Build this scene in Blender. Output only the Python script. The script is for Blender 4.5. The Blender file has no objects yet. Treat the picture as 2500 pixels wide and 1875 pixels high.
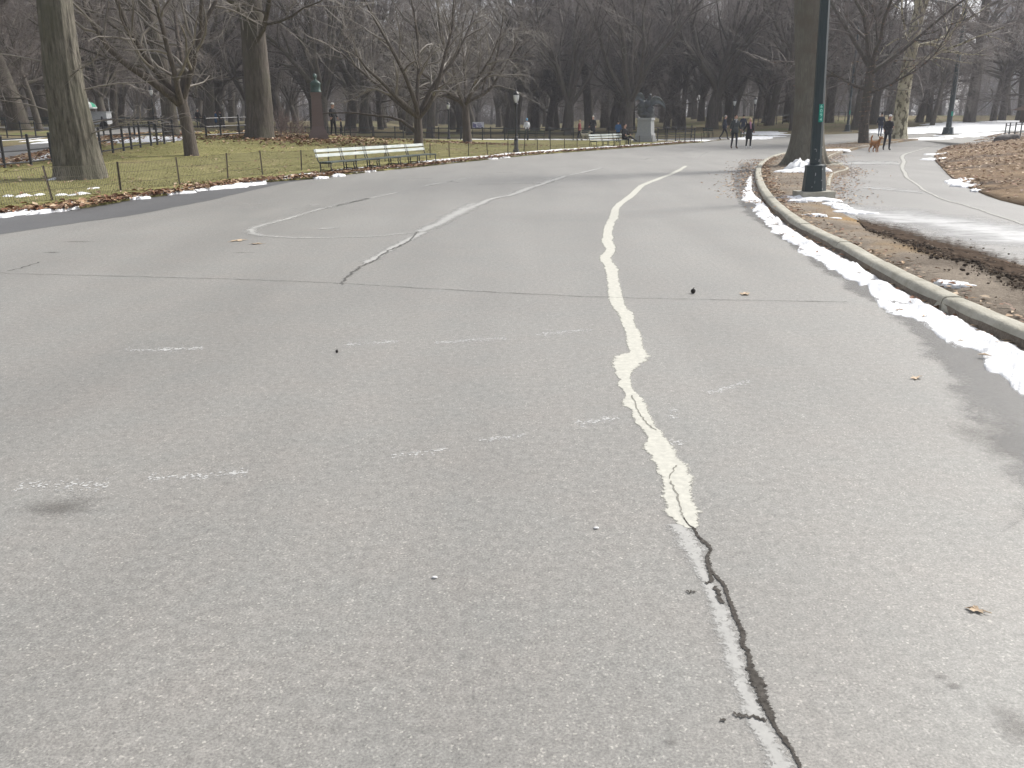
import bpy, bmesh, math, random
import numpy as np
from mathutils import Vector, Matrix, Euler, noise
from mathutils.geometry import delaunay_2d_cdt
from math import sin, cos, pi, radians as R

SC = bpy.context.scene
COL = SC.collection
# ------------------------------------------------------------------ camera, sky, sun, exposure
CAM_H, PITCH, FOC = 1.6, R(17.1), 2100.0            # eye height, downward tilt, focal length in 2500-px-wide photo pixels
cd = bpy.data.cameras.new('camera'); cam = bpy.data.objects.new('camera', cd); COL.objects.link(cam)
cam.location = (0, 0, CAM_H); cam.rotation_euler = (pi/2 - PITCH, 0, 0)
SC.cycles.use_denoising = True
cd.sensor_width = 36; cd.lens = FOC/2500*36; cd.clip_end = 6000; cd.clip_start = 0.05
SC.camera = cam
SUN_AZ, SUN_EL = 56, 43                              # degrees to the right of the view direction, elevation
W = bpy.data.worlds.new('World'); SC.world = W; W.use_nodes = True
nt = W.node_tree; nt.nodes.clear()
wo = nt.nodes.new('ShaderNodeOutputWorld'); bg = nt.nodes.new('ShaderNodeBackground'); sk = nt.nodes.new('ShaderNodeTexSky')
sk.sky_type = 'NISHITA'; sk.sun_disc = False; sk.sun_elevation = R(SUN_EL); sk.sun_rotation = R(SUN_AZ)
sk.air_density = 1.0; sk.dust_density = 3.0; sk.ozone_density = 1.0
bg.inputs[1].default_value = 0.135
hs = nt.nodes.new('ShaderNodeHueSaturation'); hs.inputs['Saturation'].default_value = .3; nt.links.new(sk.outputs[0], hs.inputs['Color']); nt.links.new(hs.outputs[0], bg.inputs[0]); nt.links.new(bg.outputs[0], wo.inputs[0])
sd = bpy.data.lights.new('sun', 'SUN'); sd.energy = 2.9; sd.angle = R(12); sd.color = (1, .965, .9)
so = bpy.data.objects.new('sun', sd); COL.objects.link(so)
sdir = Vector((sin(R(SUN_AZ))*cos(R(SUN_EL)), cos(R(SUN_AZ))*cos(R(SUN_EL)), sin(R(SUN_EL))))
so.rotation_euler = (-sdir).to_track_quat('-Z', 'Y').to_euler(); so.location = (0, 0, 60)
SC.view_settings.view_transform = 'Standard'; SC.view_settings.look = 'None'
SC.view_settings.exposure = 0.78; SC.view_settings.gamma = 1.0

# ------------------------------------------------------------------ terrain height and photo survey
def sm(a, b, t):
    t = min(1, max(0, (t-a)/(b-a))); return t*t*(3-2*t)
def interp(tab, v):
    if v <= tab[0][0]: return tab[0][1]
    for (a, p), (b, q) in zip(tab, tab[1:]):
        if v <= b: return p+(q-p)*(v-a)/(b-a)
    return tab[-1][1]
LEFT_X = [(-10, -14), (-3, -13), (6, -11), (12, -9.6), (15, -8.8), (20, -7.4), (26, -5.2), (33, -2.6), (42.5, 1.4), (51, 6.1), (60, 11), (64.5, 13.5), (80, 18)]
BANK_X = [(-10, 11.2), (6, 10.2), (12, 9.8), (17, 9.9), (20, 10.7), (24.4, 12.2), (32, 15.4), (37.6, 17.9), (45.7, 21.8), (55, 27), (69.5, 37.5), (77, 44), (92, 66)]
def H(x, y):
    z = 0.0
    if y < 95:
        d = interp(LEFT_X, y)-x
        if d > 0:
            z += .95*math.exp(-(((x+15)/7.5)**2+((y-46)/10.5)**2)/2)*sm(0, 5, d)
    if x < -16 and y > 42: z += .95*sm(42, 64, y)*sm(16, 32, -x)
    if y < 88:
        d = x-interp(BANK_X, y)
        if d > 0: z += 1.7*(1-math.exp(-d*.075))*(1-sm(60, 86, y))
    if y > 58:
        z += .034*(min(y, 112)-58)*sm(0, 42, x)+.004*(min(y, 112)-58)
    return z
CP, SP = cos(PITCH), sin(PITCH)
def gp(px, py, lift=0.0):
    """ground point surveyed at a photo pixel (2500 x 1875): walk the sight line until it meets the terrain"""
    u = (px-1250)/FOC; v = -(py-937.5)/FOC
    dx, dy, dz = u, CP+v*SP, -SP+v*CP
    t = 1.2; pt = t
    while t < 420:
        if CAM_H+dz*t < H(dx*t, dy*t)+lift: break
        pt = t; t *= 1.012
    a, b = pt, t
    for _ in range(14):
        m = (a+b)/2
        if CAM_H+dz*m < H(dx*m, dy*m)+lift: b = m
        else: a = m
    return Vector((dx*b, dy*b, H(dx*b, dy*b)))
def G(x, y, dz=0): return Vector((x, y, H(x, y)+dz))

# ------------------------------------------------------------------ mesh collecting helpers
class MB:
    def __init__(s): s.v = []; s.f = []; s.m = []
    def add(s, v, f, m=0):
        o = len(s.v); s.v.extend([tuple(p) for p in v]); s.f.extend([tuple(i+o for i in q) for q in f]); s.m.extend([m]*len(f)); return s
    def box(s, c, d, m=0, rot=None, taper=1.0):
        x, y, z = d[0]/2, d[1]/2, d[2]/2
        vs = [(-x, -y, -z), (x, -y, -z), (x, y, -z), (-x, y, -z), (-x*taper, -y*taper, z), (x*taper, -y*taper, z), (x*taper, y*taper, z), (-x*taper, y*taper, z)]
        c = Vector(c); vs = [c+((rot @ Vector(p)) if rot else Vector(p)) for p in vs]
        return s.add(vs, [(3, 2, 1, 0), (4, 5, 6, 7), (0, 1, 5, 4), (1, 2, 6, 5), (2, 3, 7, 6), (3, 0, 4, 7)], m)
    def tube(s, pts, rad, n=6, m=0, cap=True):
        pts = [Vector(p) for p in pts]; k = len(pts)
        if not hasattr(rad, '__len__'): rad = [rad]*k
        vs = []; ref = None
        for i, p in enumerate(pts):
            d = (pts[min(i+1, k-1)]-pts[max(i-1, 0)])
            d = d.normalized() if d.length > 1e-9 else Vector((0, 0, 1))
            if ref is None: ref = d.orthogonal().normalized()
            ref = (ref-d*ref.dot(d)); ref = ref.normalized() if ref.length > 1e-6 else d.orthogonal().normalized()
            b = d.cross(ref)
            for j in range(n):
                a = 2*pi*j/n; vs.append(p+(ref*cos(a)+b*sin(a))*rad[i])
        fs = [(i*n+j, i*n+(j+1) % n, (i+1)*n+(j+1) % n, (i+1)*n+j) for i in range(k-1) for j in range(n)]
        if cap: fs += [tuple(range(n))[::-1], tuple((k-1)*n+j for j in range(n))]
        return s.add(vs, fs, m)
    def lathe(s, prof, n=16, m=0, c=(0, 0, 0), sx=1, sy=1):
        vs = []; k = len(prof); c = Vector(c)
        for r, z in prof:
            for j in range(n):
                a = 2*pi*j/n; vs.append(c+Vector((r*cos(a)*sx, r*sin(a)*sy, z)))
        fs = [(i*n+j, i*n+(j+1) % n, (i+1)*n+(j+1) % n, (i+1)*n+j) for i in range(k-1) for j in range(n)]
        fs += [tuple(range(n))[::-1], tuple((k-1)*n+j for j in range(n))]
        return s.add(vs, fs, m)
    def ball(s, c, r, n=10, k=7, m=0, rot=None):
        if not hasattr(r, '__len__'): r = (r, r, r)
        vs = []; c = Vector(c)
        for i in range(1, k):
            for j in range(n):
                t = pi*i/k; a = 2*pi*j/n; q = Vector((r[0]*sin(t)*cos(a), r[1]*sin(t)*sin(a), r[2]*cos(t)))
                vs.append(c+(rot @ q if rot else q))
        top = Vector((0, 0, r[2])); 
        if rot: top = rot @ top
        vs += [c+top, c-top]; T = len(vs)-2
        fs = [(i*n+j, (i+1)*n+j, (i+1)*n+(j+1) % n, i*n+(j+1) % n) for i in range(k-2) for j in range(n)]
        fs += [(T, j, (j+1) % n) for j in range(n)]+[(T+1, (k-2)*n+(j+1) % n, (k-2)*n+j) for j in range(n)]
        return s.add(vs, fs, m)
    def mesh(s, name, mats, smooth=False):
        me = bpy.data.meshes.new(name); me.from_pydata(s.v, [], s.f)
        if not isinstance(mats, (list, tuple)): mats = [mats]
        for q in mats: me.materials.append(q)
        if len(mats) > 1: me.polygons.foreach_set('material_index', s.m)
        if smooth: me.polygons.foreach_set('use_smooth', [True]*len(me.polygons))
        me.update(); return me
    def build(s, name, mats, parent=None, smooth=False, loc=None):
        return link(name, s.mesh(name, mats, smooth), parent, loc)
def link(name, data, parent=None, loc=None):
    o = bpy.data.objects.new(name, data); COL.objects.link(o)
    if parent: o.parent = parent
    if loc is not None: o.location = loc
    return o
def tag(o, label=None, cat=None, group=None, kind=None):
    if label: o['label'] = label
    if cat: o['category'] = cat
    if group: o['group'] = group
    if kind: o['kind'] = kind
    return o
def thing(name, label, cat, loc=(0, 0, 0), rz=0, group=None):
    o = bpy.data.objects.new(name, None); COL.objects.link(o); o.empty_display_size = .2
    o.location = loc; o.rotation_euler = (0, 0, rz)
    return tag(o, label, cat, group)
def copy_tree(o, parent=None):
    c = o.copy(); COL.objects.link(c); c.parent = parent
    for ch in list(o.children): copy_tree(ch, c)
    return c

# ------------------------------------------------------------------ procedural materials
def newmat(name):
    m = bpy.data.materials.new(name); m.use_nodes = True
    n = m.node_tree; b = n.nodes['Principled BSDF']; return m, n, b
def N(n, t, **k):
    x = n.nodes.new('ShaderNode'+t)
    for a, v in k.items():
        if a.startswith('i_'): x.inputs[a[2:].replace('_', ' ')].default_value = v
        else: setattr(x, a, v)
    return x
def mixc(n, fac, a, b, mode='MIX'):
    x = n.nodes.new('ShaderNodeMix'); x.data_type = 'RGBA'; x.blend_type = mode
    for s, v in ((0, fac), (6, a), (7, b)):
        if hasattr(v, 'links'): n.links.new(v, x.inputs[s])
        else: x.inputs[s].default_value = (*v, 1) if (s > 0 and len(v) == 3) else v
    return x.outputs[2]
def ramp(n, src, stops):
    x = n.nodes.new('ShaderNodeValToRGB'); e = x.color_ramp.elements
    while len(e) > 1: e.remove(e[0])
    e[0].position, e[0].color = stops[0][0], (*stops[0][1], 1) if len(stops[0][1]) == 3 else stops[0][1]
    for p, c in stops[1:]:
        q = e.new(p); q.color = (*c, 1) if len(c) == 3 else c
    n.links.new(src, x.inputs[0]); return x.outputs[0]
def coords(n, sc=(1, 1, 1), obj=True):
    t = n.nodes.new('ShaderNodeTexCoord'); mp = n.nodes.new('ShaderNodeMapping'); mp.inputs['Scale'].default_value = sc
    if obj: n.links.new(t.outputs['Object'], mp.inputs[0])
    else:
        g = n.nodes.new('ShaderNodeNewGeometry'); n.links.new(g.outputs['Position'], mp.inputs[0])
    return mp.outputs[0]
def nz(n, vec, scale, detail=4, rough=.55):
    x = N(n, 'TexNoise', i_Scale=scale, i_Detail=detail, i_Roughness=rough); n.links.new(vec, x.inputs['Vector']); return x.outputs[0]
def bump(n, b, src, strength, dist):
    x = N(n, 'Bump', i_Strength=strength, i_Distance=dist); n.links.new(src, x.inputs['Height']); n.links.new(x.outputs[0], b.inputs['Normal'])
def pmat(name, c1, c2=None, scale=6, rough=.8, bs=0, bd=.01, bscale=None, stretch=(1, 1, 1), metal=0, spec=.5, world=False):
    m, n, b = newmat(name)
    b.inputs['Roughness'].default_value = rough; b.inputs['Metallic'].default_value = metal; b.inputs['Specular IOR Level'].default_value = spec
    if c2 is None: c2 = tuple(x*.8 for x in c1)
    v = coords(n, stretch, not world)
    s = nz(n, v, scale)
    n.links.new(ramp(n, s, [(.3, c1), (.7, c2)]), b.inputs['Base Color'])
    if bs: bump(n, b, nz(n, v, bscale or scale*3, 6), bs, bd)
    return m
M = {}
def asphalt(name, lo, hi, tint, grit=1.0):
    m, n, b = newmat(name); v = coords(n, (1, 1, 1), False)
    big = nz(n, v, .28, 5, .6); mid = nz(n, v, 1.7, 6, .7); fine = nz(n, v, 120, 4, .8); mott = nz(n, v, 24, 4, .7)
    pol = nz(n, coords(n, (.9, .12, 1), False), 1.1, 3, .5)
    vo = N(n, 'TexVoronoi', i_Scale=150.0); n.links.new(v, vo.inputs['Vector'])
    c = ramp(n, big, [(.3, lo), (.7, hi)])
    c = mixc(n, ramp(n, mid, [(.35, (.0, .0, .0)), (.75, (.75, .75, .75))]), c, tint)
    c = mixc(n, .8, c, ramp(n, pol, [(.3, (.89, .89, .89)), (.7, (1.1, 1.1, 1.1))]), 'MULTIPLY')
    c = mixc(n, .9*grit, c, ramp(n, mott, [(.3, (.78, .78, .78)), (.7, (1.2, 1.2, 1.2))]), 'MULTIPLY')
    c = mixc(n, .9*grit, c, ramp(n, fine, [(.3, (.5, .5, .5)), (.5, (1, 1, 1)), (.7, (1.5, 1.5, 1.48))]), 'MULTIPLY')
    c = mixc(n, .8*grit, c, ramp(n, vo.outputs['Color'], [(.0, (.6, .6, .6)), (.3, (.92, .92, .92)), (.8, (1.02, 1.02, 1.02)), (.95, (1.8, 1.78, 1.73))]), 'MULTIPLY')
    n.links.new(c, b.inputs['Base Color'])
    b.inputs['Roughness'].default_value = .6; b.inputs['Specular IOR Level'].default_value = .5
    bump(n, b, fine, .18, .0015)
    return m
M['asphalt'] = asphalt('weathered_asphalt', (.188, .185, .174), (.226, .222, .208), (.225, .21, .193))
M['asphalt_new'] = asphalt('fresh_asphalt', (.08, .08, .082), (.098, .098, .1), (.11, .109, .11), .7)
M['asphalt_path'] = asphalt('path_asphalt', (.158, .155, .148), (.218, .213, .203), (.195, .186, .175), .8)
def groundmat(name, stops, patch, pthr, bscale=30):
    m, n, b = newmat(name); v = coords(n, (1, 1, 1), False)
    s = nz(n, v, .9, 6, .7); f = nz(n, v, 22, 5, .75); g = nz(n, v, .22, 4, .6)
    a = N(n, 'Math', operation='MULTIPLY_ADD'); n.links.new(f, a.inputs[0]); a.inputs[1].default_value = .55; n.links.new(s, a.inputs[2])
    c = ramp(n, a.outputs[0], [(p*1.55, q) for p, q in stops])
    c = mixc(n, ramp(n, g, [(pthr, (0, 0, 0)), (pthr+.12, (1, 1, 1))]), c, patch)
    sp = ramp(n, nz(n, v, 60, 3, .8), [(.3, (.55, .55, .55)), (.7, (1.3, 1.3, 1.3))])
    c = mixc(n, .8, c, sp, 'MULTIPLY')
    n.links.new(c, b.inputs['Base Color']); b.inputs['Roughness'].default_value = .95; b.inputs['Specular IOR Level'].default_value = .15
    bump(n, b, nz(n, v, bscale, 6, .7), .8, .03)
    return m
M['grass'] = groundmat('winter_lawn', [(.3, (.13, .121, .042)), (.5, (.205, .192, .076)), (.7, (.275, .245, .112))], (.235, .19, .1), .57)
M['verge'] = groundmat('bare_soil', [(.3, (.085, .066, .05)), (.48, (.19, .158, .125)), (.6, (.25, .212, .168)), (.72, (.3, .26, .21))], (.25, .165, .075), .53, 18)
M['bank'] = groundmat('dead_grass_bank', [(.3, (.11, .075, .05)), (.5, (.2, .138, .085)), (.7, (.26, .19, .115))], (.09, .068, .055), .52)
M['far_ground'] = groundmat('leafy_park_floor', [(.3, (.1, .085, .05)), (.5, (.17, .14, .08)), (.7, (.22, .18, .1))], (.13, .14, .055), .5)
M['kerb'] = pmat('granite_kerb', (.4, .382, .325), (.26, .247, .2), 5, .9, 1.0, .012, 45, world=True)
def snowmat():
    m, n, b = newmat('old_snow'); v = coords(n, (1, 1, 1), False)
    c = ramp(n, nz(n, v, 4, 6, .75), [(.3, (.5, .51, .53)), (.52, (.8, .81, .83))])
    c = mixc(n, ramp(n, nz(n, v, 38, 4, .8), [(.62, (0, 0, 0)), (.74, (.8, .8, .8))]), c, (.24, .2, .16))
    n.links.new(c, b.inputs['Base Color'])
    b.inputs['Roughness'].default_value = .6; bump(n, b, nz(n, v, 50, 5, .75), .8, .02); return m
M['snow'] = snowmat()
def flakemat(name, col, thr, soft, scale, col2=None, rough=.85, edge=1.0, core=.12, st=(1, 1, 1), spec=.5, cells=0, cw=.5, omax=1.0):
    """sheet laid on the road that is worn away by noise; UV x runs across it from edge to edge"""
    m, n, b = newmat(name); v = coords(n, st, False)
    out = n.nodes['Material Output']; tr = n.nodes.new('ShaderNodeBsdfTransparent'); mx = n.nodes.new('ShaderNodeMixShader')
    uv = n.nodes.new('ShaderNodeUVMap'); se = n.nodes.new('ShaderNodeSeparateXYZ'); n.links.new(uv.outputs[0], se.inputs[0])
    d = N(n, 'Math', operation='SUBTRACT'); n.links.new(se.outputs[0], d.inputs[0]); d.inputs[1].default_value = .5
    ab = N(n, 'Math', operation='ABSOLUTE'); n.links.new(d.outputs[0], ab.inputs[0])
    f = N(n, 'MapRange'); f.inputs[1].default_value = .5; f.inputs[2].default_value = core; n.links.new(ab.outputs[0], f.inputs[0])
    s0 = nz(n, v, scale, 6, .75); mr = N(n, 'MapRange'); mr.inputs[1].default_value = .28; mr.inputs[2].default_value = .72; n.links.new(s0, mr.inputs[0]); s = mr.outputs[0]
    if cells:
        vc = N(n, 'TexVoronoi', i_Scale=float(cells)); n.links.new(coords(n, (1, 1, 1), False), vc.inputs['Vector']); sx = n.nodes.new('ShaderNodeSeparateColor'); n.links.new(vc.outputs['Color'], sx.inputs[0])
        mm = n.nodes.new('ShaderNodeMix'); mm.inputs[0].default_value = cw; n.links.new(s, mm.inputs[2]); n.links.new(sx.outputs[0], mm.inputs[3]); s = mm.outputs[0]
    a = N(n, 'Math', operation='MULTIPLY_ADD'); n.links.new(f.outputs[0], a.inputs[0]); a.inputs[1].default_value = edge; n.links.new(s, a.inputs[2])
    r = N(n, 'MapRange'); r.inputs[1].default_value = thr-soft; r.inputs[2].default_value = thr+soft; r.inputs[4].default_value = omax; n.links.new(a.outputs[0], r.inputs[0])
    n.links.new(r.outputs[0], mx.inputs[0]); n.links.new(tr.outputs[0], mx.inputs[1]); n.links.new(b.outputs[0], mx.inputs[2]); n.links.new(mx.outputs[0], out.inputs[0])
    n.links.new(ramp(n, nz(n, v, scale*2.2, 4, .7), [(.3, col), (.7, col2 or tuple(x*.85 for x in col))]), b.inputs['Base Color'])
    b.inputs['Roughness'].default_value = rough; b.inputs['Specular IOR Level'].default_value = spec; return m
M['sealant'] = flakemat('cream_crack_filler', (.49, .48, .425), 1.0, .2, 11, (.36, .353, .315), edge=1.55, core=.16, cells=75, cw=.4)
M['filler_grey'] = flakemat('pale_worn_filler', (.36, .355, .34), 1.0, .28, 12, (.29, .287, .275), edge=.95, core=.05, cells=110, cw=.45)
M['crack'] = flakemat('open_crack', (.03, .027, .024), .98, .12, 24, (.1, .092, .083), 1, edge=1.0, core=.08, cells=120, cw=.5, spec=.1)
M['hair_crack'] = flakemat('hairline_crack', (.1, .097, .09), 1.15, .4, 6, None, 1, core=0, cells=60, cw=.3)
M['filler_crack'] = flakemat('crack_in_filler', (.22, .212, .185), .9, .3, 9, None, 1, core=0, cells=60, cw=.3, omax=.8)
M['paint'] = flakemat('worn_white_paint', (.37, .367, .347), 1.15, .42, 5, (.34, .337, .32), core=0, cells=50, cw=.4)
M['chalk'] = flakemat('chalk_specks', (.5, .5, .488), .965, .06, 7, (.5, .5, .49), edge=.42, core=0, cells=85, cw=.62, omax=.75)
M['path_seal'] = flakemat('greyed_crack_filler', (.36, .353, .325), 1.0, .3, 6, (.3, .296, .275), cells=40, cw=.35)
M['stain'] = flakemat('dark_damp_stain', (.135, .127, .115), 1.15, .45, 5, (.15, .142, .13), .6, core=0, cells=100, cw=.3, omax=.6)
M['wet'] = flakemat('wet_gutter_film', (.118, .114, .107), .98, .14, 1.5, (.15, .145, .136), .38, edge=.9, core=.1, cells=60, cw=.2, omax=.5)
M['salt'] = flakemat('melt_and_salt_film', (.46, .46, .46), .98, .45, 2.2, (.34, .34, .335), .45, core=.0, st=(.45, 1, 1))
M['salt_thin'] = flakemat('drying_melt_film', (.4, .4, .395), 1.2, .5, 1.6, (.33, .33, .32), .5, core=0, st=(.4, 1, 1))
M['mud'] = flakemat('black_mud', (.036, .028, .022), .95, .3, 2.4, (.1, .076, .06), 1, spec=0, core=0, cells=30, cw=.35)
def bark(name, c1, c2, c3=None, fl=1.0, rough=.9):
    m, n, b = newmat(name); v = coords(n, (1, 1, .16)); v2 = coords(n, (1, 1, 1))
    s = nz(n, v, 11*fl, 6, .7); t = nz(n, v2, 1.3, 4, .6)
    c = ramp(n, s, [(.32, c1), (.66, c2)])
    if c3: c = mixc(n, ramp(n, t, [(.45, (0, 0, 0)), (.65, (1, 1, 1))]), c, c3)
    n.links.new(c, b.inputs['Base Color']); b.inputs['Roughness'].default_value = rough; b.inputs['Specular IOR Level'].default_value = .25
    bump(n, b, s, 1.0, .06); return m
M['bark_left'] = bark('furrowed_grey_bark', (.036, .032, .026), (.2, .182, .148), (.105, .1, .075), 1.3)
M['bark_right'] = bark('smooth_olive_bark', (.105, .099, .082), (.2, .19, .156), (.135, .12, .094), 2.2)
M['bark_elm'] = bark('dark_elm_bark', (.05, .042, .036), (.135, .117, .1), (.09, .083, .062))
M['bark_brown'] = bark('brown_small_tree_bark', (.06, .05, .042), (.13, .11, .095))
def planebark():
    m, n, b = newmat('mottled_plane_bark'); v = coords(n, (1, 1, .6))
    a = nz(n, v, 2.2, 3, .5); c = nz(n, v, 4.5, 3, .55)
    k = ramp(n, a, [(.42, (.5, .46, .33)), (.55, (.33, .3, .2))])
    k = mixc(n, ramp(n, c, [(.52, (0, 0, 0)), (.56, (1, 1, 1))]), k, (.11, .095, .055))
    n.links.new(k, b.inputs['Base Color']); b.inputs['Roughness'].default_value = .8; return m
M['bark_plane'] = planebark()
def twigmat(name, c1, c2, rough=.6):
    m, n, b = newmat(name); v = coords(n)
    n.links.new(ramp(n, nz(n, v, 1.1, 3, .6), [(.35, c1), (.65, c2)]), b.inputs['Base Color'])
    b.inputs['Roughness'].default_value = rough; b.inputs['Specular IOR Level'].default_value = .4; return m
M['twig'] = twigmat('twigs_dark', (.125, .105, .095), (.2, .17, .153))
M['twig_near'] = twigmat('twigs_sunlit_tone', (.1, .086, .075), (.24, .215, .185), .5)  # nearer twigs: sunlight on them worked into the lighter tone
M['twig_red'] = twigmat('twigs_reddish', (.14, .1, .09), (.2, .15, .13))
M['iron'] = pmat('black_painted_iron', (.012, .013, .015), (.022, .023, .026), 12, .45)
M['post_green'] = pmat('dark_green_painted_post', (.012, .024, .028), (.017, .032, .037), 3, .45)
M['post_chips'] = flakemat('chipped_paint', (.4, .42, .42), .62, .05, 22)
M['steel'] = pmat('rusty_dark_steel', (.045, .036, .03), (.075, .055, .042), 14, .7)
M['wire'] = pmat('dull_wire', (.07, .062, .05), (.1, .09, .07), 9, .6)
M['slat'] = pmat('glare_toned_bench_slat', (.55, .57, .54), (.33, .38, .36), 2.2, .35, .2, .003, 40, (1, 8, 8))  # back slats: bright glare put into the pale base colour
M['slat_dark'] = pmat('green_bench_slat', (.018, .028, .026), (.04, .058, .052), 4, .45, .2, .003, 40, (1, 8, 8))
M['cast_iron'] = pmat('bench_cast_iron', (.012, .013, .013), (.03, .028, .026), 8, .5)
M['granite'] = pmat('grey_granite', (.3, .31, .32), (.24, .25, .26), 16, .6, .15, .004, 60)
M['red_granite'] = pmat('red_granite', (.165, .118, .108), (.13, .095, .088), 20, .6, .1, .004, 60)
M['bronze'] = pmat('weathered_bronze', (.012, .014, .016), (.07, .08, .085), 2.6, .42, .4, .02, 10)
M['bronze_pale'] = pmat('lit_bronze_patina', (.06, .07, .077), (.15, .17, .18), 4, .45, .4, .02, 10)  # wing patina, with the light falling on it added to the paler tone
M['verdigris'] = pmat('green_bronze', (.025, .045, .04), (.07, .13, .112), 5, .5)
M['lamp_glass'] = pmat('milky_lamp_glass', (.62, .63, .62), (.55, .56, .56), 2, .2)
M['skin'] = pmat('skin', (.5, .3, .22), (.46, .27, .2), 9, .55)
def plain(name, c, rough=.85, c2=None): 
    M[name] = pmat(name, c, c2 or tuple(x*.75 for x in c), 7, rough); return M[name]
for k, c in dict(cloth_black=(.012, .012, .015), cloth_navy=(.015, .022, .045), cloth_grey=(.05, .058, .06), denim_dark=(.012, .014, .024), denim_blue=(.07, .09, .16), cloth_red=(.2, .025, .03),
                 cloth_blue=(.03, .11, .28), cloth_sky=(.2, .42, .62), cloth_white=(.7, .7, .7), scarf_pink=(.4, .2, .28), hair_blond=(.5, .38, .22), hair_dark=(.03, .02, .015), hair_white=(.62, .6, .57), hair_grey=(.3, .29, .27),
                 shoe_brown=(.09, .05, .03), shoe_white=(.7, .7, .68), shoe_black=(.012, .012, .012), fur_ginger=(.34, .15, .05), fur_pale=(.4, .37, .3), cap_white=(.75, .75, .75), bag_brown=(.05, .03, .025),
                 cart_steel=(.4, .41, .42), umbrella_white=(.75, .78, .76), umbrella_green=(.05, .3, .19), banner_white=(.72, .72, .78), banner_violet=(.2, .19, .36), sign_green=(.015, .3, .22), sign_text=(.5, .9, .8), eye_dark=(.01, .01, .01), lips=(.3, .1, .09),
                 roof_brown=(.12, .07, .045), facade=(.4, .41, .44), facade_pier=(.75, .75, .76), window_sky_toned=(.22, .24, .28)).items(): plain(k, c)  # tower windows: reflected sky is put into their colour
M['clod'] = pmat('wet_clod', (.03, .024, .019), (.065, .05, .04), 9, 1, spec=.1)
M['clod_dry'] = pmat('dry_clod', (.13, .105, .08), (.22, .18, .14), 9, 1, spec=.1)
M['rock'] = pmat('dark_schist', (.06, .05, .048), (.15, .14, .135), 5, .85, .6, .03, 9)
M['nut'] = plain('dark_nut', (.02, .016, .014))
LEAF = [pmat('dry_leaf_%s' % a, c, tuple(x*.7 for x in c), 9, .75) for a, c in (('tan', (.34, .22, .12)), ('brown', (.17, .09, .05)), ('rust', (.24, .11, .055)), ('pale', (.5, .38, .26)))]
M['leaf_pale'] = LEAF[3]
M['blade'] = [pmat('grass_blade_%s' % a, c, tuple(x*.8 for x in c), 3, .8) for a, c in (('green', (.165, .168, .055)), ('straw', (.27, .245, .115)))]

# ------------------------------------------------------------------ ground, road, paths: one triangulation, cut along every edge
def gl(pts, lift=0): return [gp(*p, lift).xy for p in pts]
KERB = [(4.3, -12), (3.95, -3), (3.75, 3)]+[tuple(p) for p in gl([(2500, 854), (2342, 780), (2234, 726), (2114, 661), (2053, 621), (1981, 585), (1926, 552), (1872, 502), (1847, 458), (1843, 422), (1854, 404), (1876, 390), (1901, 381), (1928, 375), (2011, 359), (2109, 347), (2190, 343)])]
def smooth_line(p, n=3):
    """Catmull-Rom through the points"""
    p = [Vector(q).to_2d() for q in p]; out = []
    for i in range(len(p)-1):
        a, b, c, d = p[max(i-1, 0)], p[i], p[i+1], p[min(i+2, len(p)-1)]
        for k in range(n):
            t = k/n
            out.append(.5*((2*b)+(c-a)*t+(2*a-5*b+4*c-d)*t*t+(3*b-a-3*c+d)*t**3))
    out.append(p[-1]); return out
KERB = smooth_line(KERB, 4)
TIP = Vector(KERB[-1])
PATH_L = smooth_line([TIP+Vector((1.6, .2))]+gl([(2180, 350), (2110, 361), (2045, 379), (2014, 399)])+[Vector((11.2, 29.9)), Vector((10.5, 27.6)), Vector((9.1, 25.0))]+gl([(2028, 486), (2062, 524), (2111, 543), (2200, 568), (2290, 594), (2400, 622), (2500, 650)])+[Vector((6.1, 6)), Vector((6.8, 0)), Vector((8, -12))], 3)
PATH_R = smooth_line([(11.4, -12), (10.5, 3), (9.9, 12)]+gl([(2500, 503), (2389, 469), (2329, 439), (2295, 405), (2281, 388), (2288, 371), (2322, 358), (2426, 346)])+[Vector((44, 71)), Vector((58, 78)), Vector((90, 92)), Vector((130, 108))], 3)
LEFT = smooth_line([(x, y) for y, x in LEFT_X if y < 10]+gl([(0, 528), (110, 520), (230, 505), (330, 487), (450, 472), (560, 455), (650, 445), (786, 435), (837, 427), (1076, 402), (1186, 390), (1321, 377), (1511, 363), (1650, 352), (1712, 348)]), 3)
FAR = smooth_line(gl([(1850, 332), (1927, 331), (2102, 325), (2210, 321), (2360, 312), (2500, 303)])+[Vector((100, 118)), Vector((135, 128))], 2)
road_poly = LEFT+FAR+[Vector((130, 108))]+PATH_R[::-1][1:14]+[TIP+Vector((1.6, .2)), TIP]+KERB[::-1][1:]
path_poly = PATH_L+PATH_R[:-13]
verge_poly = KERB+PATH_L
bank_poly = PATH_R+[Vector((150, 60)), Vector((60, -12))]
LP_NEAR = smooth_line([(-16, 16), (-16.6, 24), (-17, 29.5), (-17.4, 33.4), (-18.7, 40.6), (-20.6, 49), (-22.6, 58.3), (-22, 66), (-16, 69.5), (-8, 70.2), (2, 68.4), (9, 67.2), (14.2, 65.4)], 3)
LP_FAR = smooth_line([(-19.5, 16), (-20.4, 24), (-21, 31), (-22, 40), (-25, 50), (-31, 60), (-40, 68), (-60, 74), (-61, 79), (-42, 75), (-30, 73.5), (-16, 73.3), (-6, 73), (4, 71.4), (12, 70.5), (19, 73.5)], 3)
lpath_poly = LP_NEAR+LP_FAR[::-1]
lawn_poly = LEFT+LP_NEAR[::-1]+[Vector((-30, 10)), Vector((-40, -12))]
UP = smooth_line(gl([(1838, 316), (1880, 309), (1935, 302.5)])+[Vector((52, 92)), Vector((64, 101))], 2)
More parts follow.
